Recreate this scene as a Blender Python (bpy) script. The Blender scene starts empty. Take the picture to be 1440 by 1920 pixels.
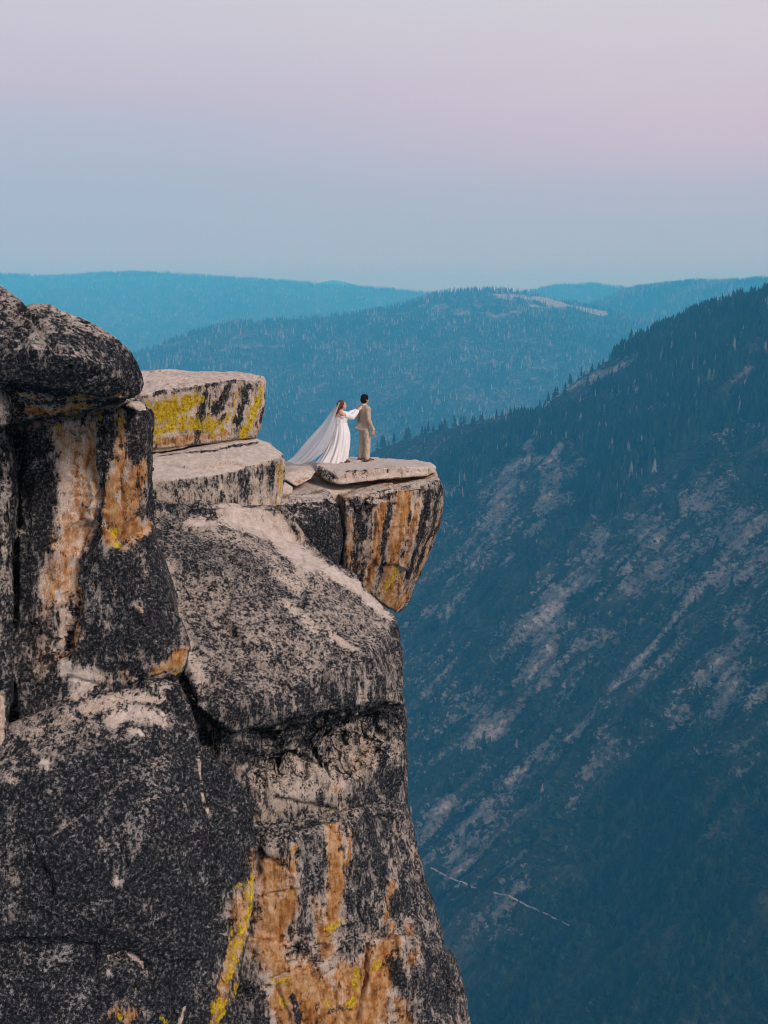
import bpy, bmesh, math, random
import numpy as np
from mathutils import Vector, Matrix
from mathutils.bvhtree import BVHTree

S = bpy.context.scene
COL = S.collection
rnd = random.Random(7)
nrg = np.random.default_rng(7)

# ------------------------------------------------------------------ camera
F = 35.0 / 36.0 * 1920.0
PITCH = math.radians(12.5)
cam_d = bpy.data.cameras.new('camera')
cam = bpy.data.objects.new('camera', cam_d)
COL.objects.link(cam)
cam.location = (0, 0, 0)
cam.rotation_euler = (math.radians(90) - PITCH, 0, 0)
cam_d.sensor_fit = 'VERTICAL'
cam_d.sensor_height = 36.0
cam_d.sensor_width = 27.0
cam_d.lens = 35.0
cam_d.clip_start = 0.1
cam_d.clip_end = 90000.0
S.camera = cam

# ------------------------------------------------------------------ sky
W = bpy.data.worlds.new('World')
S.world = W
W.use_nodes = True
wn, wl = W.node_tree.nodes, W.node_tree.links
for n in list(wn):
    wn.remove(n)


def lin(r, g, b):
    f = lambda c: (c / 255 / 12.92) if c / 255 <= 0.04045 else ((c / 255 + 0.055) / 1.055) ** 2.4
    return (f(r), f(g), f(b), 1.0)


def ramp(node, stops):
    cr = node.color_ramp
    while len(cr.elements) > 2:
        cr.elements.remove(cr.elements[-1])
    for i, (p, c) in enumerate(stops):
        e = cr.elements[i] if i < 2 else cr.elements.new(p)
        e.position = p
        e.color = c
    return node


def build_world():
    tc = wn.new('ShaderNodeTexCoord')
    sep = wn.new('ShaderNodeSeparateXYZ')
    wl.new(tc.outputs['Generated'], sep.inputs[0])
    # soft uneven bands in the twilight
    nz = wn.new('ShaderNodeTexNoise')
    mp = wn.new('ShaderNodeMapping')
    mp.inputs['Scale'].default_value = (1.5, 1.5, 14)
    wl.new(tc.outputs['Generated'], mp.inputs[0])
    wl.new(mp.outputs[0], nz.inputs['Vector'])
    nz.inputs['Scale'].default_value = 1.6
    nz.inputs['Detail'].default_value = 3
    m1 = wn.new('ShaderNodeMath'); m1.operation = 'MULTIPLY_ADD'
    wl.new(nz.outputs['Fac'], m1.inputs[0]); m1.inputs[1].default_value = 0.035; m1.inputs[2].default_value = -0.0175
    m2 = wn.new('ShaderNodeMath'); m2.operation = 'ADD'
    wl.new(sep.outputs['Z'], m2.inputs[0]); wl.new(m1.outputs[0], m2.inputs[1])
    cool = ramp(wn.new('ShaderNodeValToRGB'), [
        (0.0, lin(190, 190, 196)), (0.03, lin(180, 186, 199)), (0.06, lin(174, 185, 201)), (0.095, lin(174, 185, 203)), (0.14, lin(184, 189, 209)),
        (0.175, lin(196, 191, 209)), (0.22, lin(204, 200, 214)), (0.27, lin(207, 205, 216)), (0.5, lin(190, 194, 212)), (1.0, lin(165, 178, 205))])
    warm = ramp(wn.new('ShaderNodeValToRGB'), [
        (0.0, lin(194, 191, 196)), (0.03, lin(184, 187, 199)), (0.06, lin(179, 186, 201)), (0.095, lin(186, 187, 205)), (0.13, lin(204, 191, 208)),
        (0.155, lin(209, 194, 209)), (0.20, lin(211, 203, 214)), (0.26, lin(213, 211, 218)), (0.5, lin(193, 195, 212)), (1.0, lin(165, 178, 205))])
    wl.new(m2.outputs[0], cool.inputs[0]); wl.new(m2.outputs[0], warm.inputs[0])
    mx = wn.new('ShaderNodeMix'); mx.data_type = 'RGBA'
    az = wn.new('ShaderNodeMapRange'); az.interpolation_type = 'SMOOTHSTEP'
    az.inputs['From Min'].default_value = -0.30; az.inputs['From Max'].default_value = 0.36
    wl.new(sep.outputs['X'], az.inputs['Value'])
    wl.new(az.outputs[0], mx.inputs['Factor'])
    wl.new(cool.outputs[0], mx.inputs['A']); wl.new(warm.outputs[0], mx.inputs['B'])
    # after-sunset glow low in the sky behind the photographer
    glow = ramp(wn.new('ShaderNodeValToRGB'), [
        (0.0, (0.95, 0.62, 0.42, 1)), (0.12, (1.0, 0.74, 0.56, 1)), (0.35, (0.85, 0.76, 0.72, 1)), (1.0, lin(165, 178, 205))])
    wl.new(sep.outputs['Z'], glow.inputs[0])
    bk = wn.new('ShaderNodeMapRange'); bk.interpolation_type = 'SMOOTHSTEP'
    bk.inputs['From Min'].default_value = 0.2; bk.inputs['From Max'].default_value = -0.95
    wl.new(sep.outputs['Y'], bk.inputs['Value'])
    mx2 = wn.new('ShaderNodeMix'); mx2.data_type = 'RGBA'
    wl.new(bk.outputs[0], mx2.inputs['Factor'])
    wl.new(mx.outputs['Result'], mx2.inputs['A']); wl.new(glow.outputs[0], mx2.inputs['B'])
    bg = wn.new('ShaderNodeBackground')
    bg.inputs['Strength'].default_value = 1.0
    wl.new(mx2.outputs['Result'], bg.inputs['Color'])
    out = wn.new('ShaderNodeOutputWorld')
    wl.new(bg.outputs[0], out.inputs['Surface'])


build_world()

# ------------------------------------------------------------------ the wide soft glow that follows sunset
sun_d = bpy.data.lights.new('sun', 'SUN')
sun_d.energy = 2.9
sun_d.angle = math.radians(18)
sun_d.color = (1.0, 0.88, 0.80)
sun = bpy.data.objects.new('sun', sun_d)
COL.objects.link(sun)
SUN_DIR = Vector((0.62, -0.52, 0.62)).normalized()      # towards the glow
sun.rotation_euler = SUN_DIR.to_track_quat('Z', 'Y').to_euler()

S.view_settings.view_transform = 'Standard'
S.view_settings.look = 'None'
S.view_settings.exposure = 0.0
S.view_settings.gamma = 1.0
S.view_settings.use_curve_mapping = False
S.render.engine = 'CYCLES'
S.cycles.use_denoising = True
S.cycles.denoiser = 'OPENIMAGEDENOISE'
S.cycles.denoising_input_passes = 'RGB_ALBEDO_NORMAL'
S.cycles.denoising_prefilter = 'ACCURATE'
S.cycles.filter_width = 1.1
S.cycles.max_bounces = 6
S.cycles.diffuse_bounces = 3
S.cycles.glossy_bounces = 2
S.cycles.transmission_bounces = 4
S.cycles.transparent_max_bounces = 6
S.cycles.volume_bounces = 3
S.cycles.use_adaptive_sampling = False


# ------------------------------------------------------------------ helpers
def ray(px, py):
    cx = (px - 720.0) / F
    cy = (960.0 - py) / F
    sp, cp = math.sin(PITCH), math.cos(PITCH)
    return Vector((cx, cp + cy * sp, -sp + cy * cp))


def P(px, py, Y):
    """the place in the world that stands Y metres ahead on the line of sight through a photograph point"""
    d = ray(px, py)
    return d * (Y / d.y)


def project(co):
    sp, cp = math.sin(PITCH), math.cos(PITCH)
    depth = co[:, 1] * cp - co[:, 2] * sp
    up = co[:, 1] * sp + co[:, 2] * cp
    depth = np.maximum(depth, 1e-3)
    return 720 + F * co[:, 0] / depth, 960 - F * up / depth


_prm = np.random.default_rng(3).permutation(4096)
_gr = np.random.default_rng(4).normal(size=(4096, 3))
_gr /= np.linalg.norm(_gr, axis=1)[:, None]


def perlin(p, seed=0):
    p = np.asarray(p, float) + seed * 17.31
    i = np.floor(p).astype(np.int64)
    f = p - i
    u = f * f * f * (f * (f * 6 - 15) + 10)
    out = np.zeros(len(p))
    for dx in (0, 1):
        for dy in (0, 1):
            for dz in (0, 1):
                h = _prm[(_prm[(_prm[(i[:, 0] + dx) & 4095] + i[:, 1] + dy) & 4095] + i[:, 2] + dz) & 4095]
                g = _gr[h]
                d = g[:, 0] * (f[:, 0] - dx) + g[:, 1] * (f[:, 1] - dy) + g[:, 2] * (f[:, 2] - dz)
                w = (u[:, 0] if dx else 1 - u[:, 0]) * (u[:, 1] if dy else 1 - u[:, 1]) * (u[:, 2] if dz else 1 - u[:, 2])
                out += w * d
    return out * 1.5


def fbm(p, octs=4, seed=0, gain=0.5, lac=2.03):
    p = np.asarray(p, float)
    a, s, t = 1.0, 0.0, np.zeros(len(p))
    for o in range(octs):
        t += a * perlin(p * lac ** o, seed + o * 3)
        s += a
        a *= gain
    return t / s


def ridged(p, octs=4, seed=0):
    p = np.asarray(p, float)
    a, s, t = 1.0, 0.0, np.zeros(len(p))
    for o in range(octs):
        t += a * (1 - np.abs(perlin(p * 2.1 ** o, seed + o * 5)) * 1.6)
        s += a
        a *= 0.5
    return t / s


_cellr = np.random.default_rng(11).random((4096, 3))


def plates(p, cell, seed, stretch=(1, 1, 1)):
    """joint-bounded blocks: each cell is a slightly tilted plane; returns the tilt offset (-.5..5) and the distance to the nearest joint, in cells"""
    q = np.asarray(p, float) / (cell * np.array(stretch)) + seed * 7.77
    i0 = np.floor(q).astype(np.int64)
    f1 = np.full(len(q), 9.0); f2 = np.full(len(q), 9.0)
    off = np.zeros(len(q))
    for dx in (-1, 0, 1):
        for dy in (-1, 0, 1):
            for dz in (-1, 0, 1):
                c = i0 + np.array([dx, dy, dz])
                hsh = _prm[(_prm[(_prm[c[:, 0] & 4095] + c[:, 1]) & 4095] + c[:, 2]) & 4095]
                v = q - (c + _cellr[hsh])
                d = np.einsum('ij,ij->i', v, v)
                o = np.einsum('ij,ij->i', v, _gr[hsh]) + (_cellr[hsh][:, 0] - .5) * .6
                nearer = d < f1
                f2 = np.where(nearer, f1, np.minimum(f2, d))
                off = np.where(nearer, o, off)
                f1 = np.where(nearer, d, f1)
    return off, np.sqrt(f2) - np.sqrt(f1)


def sstep(x, a, b):
    t = np.clip((x - a) / (b - a), 0, 1)
    return t * t * (3 - 2 * t)


def tag(o, label=None, cat=None, group=None, kind=None):
    if label: o['label'] = label
    if cat: o['category'] = cat
    if group: o['group'] = group
    if kind: o['kind'] = kind
    return o


def mesh_np(name, co, faces, smooth=True):
    """faces: (n,3) or (n,4) integer array"""
    me = bpy.data.meshes.new(name)
    n, k = faces.shape
    me.vertices.add(len(co)); me.loops.add(n * k); me.polygons.add(n)
    me.vertices.foreach_set('co', np.ascontiguousarray(co, np.float32).ravel())
    me.loops.foreach_set('vertex_index', np.ascontiguousarray(faces, np.int32).ravel())
    me.polygons.foreach_set('loop_start', np.arange(0, n * k, k, dtype=np.int32))
    me.polygons.foreach_set('loop_total', np.full(n, k, np.int32))
    me.polygons.foreach_set('use_smooth', np.full(n, smooth, bool))
    me.update(calc_edges=True)
    return me


def link(name, me, mat=None, parent=None, loc=None):
    o = bpy.data.objects.new(name, me)
    COL.objects.link(o)
    if mat:
        me.materials.append(mat)
    if loc is not None:
        o.location = loc
    if parent:
        o.parent = parent
    return o


def set_attr(me, name, arr):
    a = me.attributes.get(name) or me.attributes.new(name, 'FLOAT', 'POINT')
    a.data.foreach_set('value', np.ascontiguousarray(arr, np.float32))


def me_arrays(me):
    n = len(me.vertices)
    co = np.empty(n * 3, np.float32); me.vertices.foreach_get('co', co)
    no = np.empty(n * 3, np.float32); me.vertices.foreach_get('normal', no)
    return co.reshape(-1, 3).astype(float), no.reshape(-1, 3).astype(float)


def seg_dist(co, pts):
    """distance of every vertex to a polyline and the 0..1 place along it"""
    best = np.full(len(co), 1e9)
    for a, b in zip(pts[:-1], pts[1:]):
        a = np.array(a); b = np.array(b)
        ab = b - a
        L = max(ab @ ab, 1e-9)
        t = np.clip(((co - a) @ ab) / L, 0, 1)
        d = np.linalg.norm(co - a - t[:, None] * ab, axis=1)
        best = np.minimum(best, d)
    if len(pts) == 1:
        best = np.linalg.norm(co - np.array(pts[0]), axis=1)
    return best


# ---- node shorthand
class NT:
    def __init__(self, name):
        self.mat = bpy.data.materials.new(name)
        self.mat.use_nodes = True
        self.t = self.mat.node_tree
        self.n, self.l = self.t.nodes, self.t.links
        self.bsdf = self.n['Principled BSDF']
        self.out = self.n['Material Output']

    def set(self, sock, v):
        if hasattr(v, 'links') or isinstance(v, bpy.types.NodeSocket):
            self.l.new(v, sock)
        else:
            sock.default_value = v

    def math(self, op, a, b=None, c=None, clamp=False):
        n = self.n.new('ShaderNodeMath'); n.operation = op; n.use_clamp = clamp
        for i, v in enumerate((a, b, c)):
            if v is not None:
                self.set(n.inputs[i], v)
        return n.outputs[0]

    def noise(self, vec, scale, detail=4, rough=0.55, dist=0.0):
        n = self.n.new('ShaderNodeTexNoise')
        self.l.new(vec, n.inputs['Vector'])
        n.inputs['Scale'].default_value = scale
        n.inputs['Detail'].default_value = detail
        n.inputs['Roughness'].default_value = rough
        n.inputs['Distortion'].default_value = dist
        return n.outputs['Fac']

    def voro(self, vec, scale, feature='F1'):
        n = self.n.new('ShaderNodeTexVoronoi'); n.feature = feature
        self.l.new(vec, n.inputs['Vector'])
        n.inputs['Scale'].default_value = scale
        return n

    def mapping(self, vec, scale=(1, 1, 1), rot=(0, 0, 0), loc=(0, 0, 0)):
        n = self.n.new('ShaderNodeMapping')
        self.l.new(vec, n.inputs[0])
        n.inputs['Scale'].default_value = scale
        n.inputs['Rotation'].default_value = rot
        n.inputs['Location'].default_value = loc
        return n.outputs[0]

    def mr(self, v, a, b, c=0.0, d=1.0, smooth=True):
        n = self.n.new('ShaderNodeMapRange')
        n.interpolation_type = 'SMOOTHSTEP' if smooth else 'LINEAR'
        self.set(n.inputs['Value'], v)
        self.set(n.inputs['From Min'], a); self.set(n.inputs['From Max'], b)
        n.inputs['To Min'].default_value = c; n.inputs['To Max'].default_value = d
        return n.outputs[0]

    def mix(self, f, a, b):
        n = self.n.new('ShaderNodeMix'); n.data_type = 'RGBA'
        self.set(n.inputs['Factor'], f); self.set(n.inputs['A'], a); self.set(n.inputs['B'], b)
        return n.outputs['Result']

    def ramp(self, v, stops):
        n = ramp(self.n.new('ShaderNodeValToRGB'), stops)
        self.l.new(v, n.inputs[0])
        return n.outputs[0]

    def attr(self, name):
        n = self.n.new('ShaderNodeAttribute'); n.attribute_name = name
        return n.outputs['Fac']

    def coord(self, which='Object'):
        return self.n.new('ShaderNodeTexCoord').outputs[which]

    def normal_z(self):
        g = self.n.new('ShaderNodeNewGeometry')
        s = self.n.new('ShaderNodeSeparateXYZ')
        self.l.new(g.outputs['Normal'], s.inputs[0])
        return s.outputs['Z']

    def bump(self, h, strength, dist):
        n = self.n.new('ShaderNodeBump')
        n.inputs['Strength'].default_value = strength
        n.inputs['Distance'].default_value = dist
        self.l.new(h, n.inputs['Height'])
        return n.outputs[0]


def C(r, g, b):
    return (r, g, b, 1.0)


def simple_mat(name, col, rough=0.8, var=0.25, scale=20, spec=0.3, sheen=0.0):
    t = NT(name)
    v = t.coord()
    n = t.noise(v, scale, 5, 0.6)
    lo = C(*[c * (1 - var) for c in col]); hi = C(*[min(1, c * (1 + var)) for c in col])
    t.set(t.bsdf.inputs['Base Color'], t.ramp(n, [(0.3, lo), (0.7, hi)]))
    t.bsdf.inputs['Roughness'].default_value = rough
    t.bsdf.inputs['Specular IOR Level'].default_value = spec
    if sheen:
        t.bsdf.inputs['Sheen Weight'].default_value = sheen
    return t.mat


# ------------------------------------------------------------------ materials of the setting
def rock_material():
    t = NT('weathered_granite')
    v = t.coord()
    dark, orange, yellow, pale = t.attr('dark'), t.attr('orange'), t.attr('yellow'), t.attr('pale')
    # bare granite: pinkish grey with feldspar and mica grains
    big = t.noise(v, 1.1, 5, 0.6)
    grain = t.noise(v, 42, 2, 0.7)
    mid = t.noise(v, 9, 6, 0.65)
    g1 = t.ramp(t.math('ADD', t.math('MULTIPLY', big, 0.5), t.math('MULTIPLY', mid, 0.5)),
                [(0.36, C(.32, .235, .175)), (0.5, C(.47, .365, .29)), (0.64, C(.58, .475, .40))])
    g1 = t.mix(t.mr(grain, 0.56, 0.66), g1, C(.62, .55, .52))
    g1 = t.mix(t.mr(grain, 0.42, 0.34), g1, C(.16, .145, .14))
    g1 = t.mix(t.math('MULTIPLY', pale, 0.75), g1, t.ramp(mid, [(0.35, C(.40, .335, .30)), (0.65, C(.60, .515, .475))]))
    n1 = t.noise(v, 4.5, 6, 0.68)
    # lichen specks: round on ledges and slopes, drawn out downwards by run-off on steep faces
    steep = t.mr(t.math('ABSOLUTE', t.normal_z()), .62, .30)
    n2a = t.noise(v, 20, 5, 0.8); n2b = t.noise(t.mapping(v, (1, 1, .28)), 19, 5, 0.8)
    n2 = t.math('ADD', t.math('MULTIPLY', n2a, t.math('SUBTRACT', 1.0, t.math('MULTIPLY', steep, .7))), t.math('MULTIPLY', n2b, t.math('MULTIPLY', steep, .7)))
    wn_ = t.noise(v, 22, 4, .8)
    wthr = t.ramp(t.math('ADD', t.math('MULTIPLY', wn_, .6), t.math('MULTIPLY', mid, .4)), [(0.36, C(.05, .048, .049)), (0.5, C(.135, .126, .123)), (0.63, C(.31, .285, .278))])
    g1 = t.mix(t.math('MULTIPLY', t.mr(dark, .22, .75), .85), g1, wthr)
    # iron stain
    st = t.mapping(v, (4, 4, .7))
    stn = t.noise(st, 1.5, 6, 0.65)
    och = t.ramp(t.math('ADD', t.math('MULTIPLY', stn, .6), t.math('MULTIPLY', mid, .4)),
                 [(0.38, C(.13, .048, .014)), (0.46, C(.29, .125, .040)), (0.53, C(.41, .215, .09)), (0.62, C(.50, .34, .215))])
    n3 = t.noise(t.mapping(v, (9, 9, 1.0)), 1.0, 5, 0.7)
    # three sizes of patchiness spread over the whole 0..1 range
    wide = t.math('MULTIPLY_ADD', t.math('ADD', t.math('MULTIPLY', n1, .25), t.math('ADD', t.math('MULTIPLY', n2, .40), t.math('MULTIPLY', n3, .35))), 4.6, -1.8)
    of = t.mr(t.math('SUBTRACT', t.math('MULTIPLY_ADD', orange, 1.5, -.28), wide), -.28, .28)
    col = t.mix(of, g1, och)
    # black lichen: specks that close up where the cover is high
    sp = t.math('ADD', t.math('MULTIPLY', n1, .25), t.math('ADD', t.math('MULTIPLY', n2, .50), t.math('MULTIPLY', n3, .25)))
    th = t.math('MULTIPLY_ADD', dark, 0.20, 0.395)
    df = t.mr(t.math('SUBTRACT', th, sp), -0.036, 0.036)
    df = t.math('MULTIPLY', df, t.mr(dark, 0.02, 0.10))
    dn = t.noise(v, 20, 4, 0.8)
    dk = t.ramp(dn, [(0.38, C(.004, .005, .007)), (0.50, C(.013, .014, .018)), (0.57, C(.042, .043, .049)), (0.65, C(.17, .162, .162))])
    dk = t.mix(t.math('MULTIPLY', orange, .5), dk, t.ramp(dn, [(0.4, C(.010, .007, .005)), (0.7, C(.06, .038, .02))]))
    col = t.mix(df, col, dk)
    # grey-white crusts growing over the black in ragged patches
    w1 = t.noise(v, 15, 6, .75); nd = t.noise(v, 1.7, 4, 0.6)
    ws = t.mr(t.math('ADD', t.math('MULTIPLY', w1, .7), t.math('MULTIPLY', nd, .5)), .675, .75)
    ws = t.math('MULTIPLY', ws, t.math('MULTIPLY', df, .8))
    col = t.mix(ws, col, t.ramp(dn, [(0.35, C(.15, .145, .145)), (0.65, C(.42, .39, .385))]))
    # yellow map lichen
    y1 = t.noise(v, 16, 5, 0.75)
    yf = t.mr(t.math('SUBTRACT', t.math('MULTIPLY_ADD', yellow, 1.25, -.25), wide), -.10, .12)
    yf = t.math('MULTIPLY', yf, t.mr(yellow, .05, .25))
    col = t.mix(yf, col, t.ramp(y1, [(0.38, C(.17, .105, .008)), (0.52, C(.43, .29, .015)), (0.66, C(.58, .44, .05))]))
    t.set(t.bsdf.inputs['Base Color'], col)
    t.bsdf.inputs['Roughness'].default_value = 0.88
    t.bsdf.inputs['Specular IOR Level'].default_value = 0.1
    h = t.math('ADD', t.math('MULTIPLY', n2, .5), t.math('ADD', t.math('MULTIPLY', grain, .25), t.math('MULTIPLY', n1, .9)))
    h = t.math('ADD', h, t.math('MULTIPLY', df, 0.05))
    t.set(t.bsdf.inputs['Normal'], t.bump(h, 0.9, 0.05))
    return t.mat


def slope_material():
    """brush, talus and bare granite of the far slopes; the rock attribute says where stone is bare"""
    t = NT('mountain_slope')
    v = t.coord()
    rock = t.attr('rock')
    fall = t.mapping(t.mapping(v, (1, 1, 1), (0, 0, math.radians(-24))), (.010, .055, .010))
    nf = t.noise(fall, 1.0, 6, 0.62)
    n1 = t.noise(v, .020, 8, 0.70)
    n2 = t.noise(v, .16, 6, 0.75)
    r = t.math('ADD', rock, t.math('ADD', t.math('MULTIPLY', t.math('SUBTRACT', nf, .5), .9), t.math('MULTIPLY', t.math('SUBTRACT', n1, .5), 2.2)))
    r = t.math('ADD', r, t.math('MULTIPLY', t.math('SUBTRACT', n2, .5), 2.3))
    f = t.mr(r, 0.41, 0.64)
    brush = t.ramp(t.math('ADD', t.math('MULTIPLY', n2, .5), t.math('MULTIPLY', nf, .5)), [(0.40, C(.008, .012, .010)), (0.5, C(.022, .027, .022)), (0.60, C(.060, .060, .052))])
    stone = t.ramp(t.math('ADD', t.math('MULTIPLY', n2, .6), t.math('MULTIPLY', n1, .4)),
                   [(0.36, C(.035, .036, .036)), (0.48, C(.09, .088, .085)), (0.6, C(.18, .172, .165)), (.7, C(.28, .265, .255))])
    stone = t.mix(t.mr(t.math('ADD', rock, t.math('SUBTRACT', n1, .5)), .86, 1.2), stone, t.ramp(n2, [(.38, C(.10, .095, .09)), (.48, C(.26, .235, .22)), (.60, C(.40, .365, .335))]))
    t.set(t.bsdf.inputs['Base Color'], t.mix(f, brush, stone))
    t.bsdf.inputs['Roughness'].default_value = 0.95
    t.bsdf.inputs['Specular IOR Level'].default_value = 0.1
    t.set(t.bsdf.inputs['Normal'], t.bump(t.math('ADD', n2, t.math('MULTIPLY', n1, 2)), 0.8, 9.0))
    return t.mat


M_ROCK = rock_material()
M_SLOPE = slope_material()


# ------------------------------------------------------------------ the canyon
FALL = np.array([-0.90, -0.40]); FALL /= np.linalg.norm(FALL)
PLANE0 = np.array([123.0, 930.0]); PLANE_Z = -617.5; PLANE_S = 0.76
RIDGE_PX = [(1800, 470), (1600, 505), (1500, 535), (1440, 556), (1400, 566), (1350, 580), (1300, 598), (1255, 612), (1215, 630), (1180, 645), (1160, 668),
            (1120, 690), (1080, 715), (1040, 745), (1000, 780), (957, 776), (895, 790), (830, 806), (767, 822), (700, 846), (640, 870), (500, 930)]


def plane_hit(px, py):
    d = ray(px, py)
    sl = PLANE_S * -(FALL[0] * d.x + FALL[1] * d.y)
    off = PLANE_Z - PLANE_S * -(FALL @ PLANE0)
    k = off / (d.z - sl)
    return d * k


RIDGE = sorted([plane_hit(*p) for p in RIDGE_PX], key=lambda p: p.x)
RX = np.array([p.x for p in RIDGE]); RY = np.array([p.y for p in RIDGE]); RZ = np.array([p.z for p in RIDGE])
HAZE_FLOOR = -1500.0


def canyon_height(x, y):
    up = -((x - PLANE0[0]) * FALL[0] + (y - PLANE0[1]) * FALL[1])
    front = PLANE_Z + PLANE_S * up
    ry = np.interp(x, RX, RY); rz = np.interp(x, RX, RZ)
    back = rz - 0.42 * (y - ry)
    k = 11.0
    m = np.minimum(front, back)
    z = m - k * np.log1p(np.exp(-np.abs(front - back) / k)) * 0.9 + 6
    # gullies and ribs that run down the fall line
    al = (x * -FALL[1] + y * FALL[0])          # along the contour
    fl = x * FALL[0] + y * FALL[1]
    q = np.stack([al / 110.0, fl / 450.0, np.zeros_like(x)], 1)
    q2 = np.stack([al / 38.0, fl / 130.0, np.zeros_like(x) + 4], 1)
    q3 = np.stack([x / 24.0, y / 24.0, np.zeros_like(x) + 9], 1)
    crest = sstep(np.abs(front - back), 6, 95)
    z = z + crest * (40 * fbm(q, 3, 1) + 24 * (ridged(q2, 3, 5) - .6)) + (1.6 + 5 * crest) * fbm(q3, 4, 8)
    # crags: bands of broken rock that step down the wall
    cr = sstep(fbm(np.stack([x / 190, y / 190, z / 190], 1), 3, 15), .02, .30) * crest
    t = z / 26 + 1.5 * fbm(np.stack([x / 70, y / 70, x * 0], 1), 3, 18)
    z = z + cr * 13 * (sstep(t - np.floor(t), .1, .9) - (t - np.floor(t)))
    floor = -900 + 10 * fbm(q, 2, 30)
    return np.maximum(z, floor)


def grid_faces(nu, nv):
    a = (np.arange(nu - 1)[:, None] * nv + np.arange(nv - 1)[None, :]).ravel()
    return np.stack([a, a + 1, a + nv + 1, a + nv], 1)


def build_canyon():
    xs = np.concatenate([np.arange(-1500, -150, 30), np.arange(-150, 950, 2.9), np.arange(950, 2600, 30)])
    ys = np.concatenate([np.arange(-600, 530, 40), np.arange(530, 2150, 3.2), np.arange(2150, 4200, 50)])
    X, Y = np.meshgrid(xs, ys, indexing='ij')
    x, y = X.ravel(), Y.ravel()
    z = canyon_height(x, y)
    co = np.stack([x, y, z], 1)
    me = mesh_np('canyon_slope', co, grid_faces(len(xs), len(ys))[:, ::-1])
    co2, no = me_arrays(me)
    if no[:, 2].mean() < 0:
        me.flip_normals(); no = -no
    o = link('canyon_slope', me, M_SLOPE)
    tag(o, 'steep brush and granite canyon wall across from the overhang', None, None, 'structure')
    return o, co, no


canyon, CAN_CO, CAN_NO = build_canyon()


def hits(obj, pts):
    """world points where lines of sight through photograph points meet an object"""
    dg = bpy.context.evaluated_depsgraph_get()
    bv = BVHTree.FromObject(obj, dg)
    out = []
    for px, py in pts:
        h = bv.ray_cast(Vector((0, 0, 0)) - Vector(obj.location), ray(px, py).normalized())
        out.append(None if h[0] is None else np.array(h[0] + Vector(obj.location)))
    return out


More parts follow.
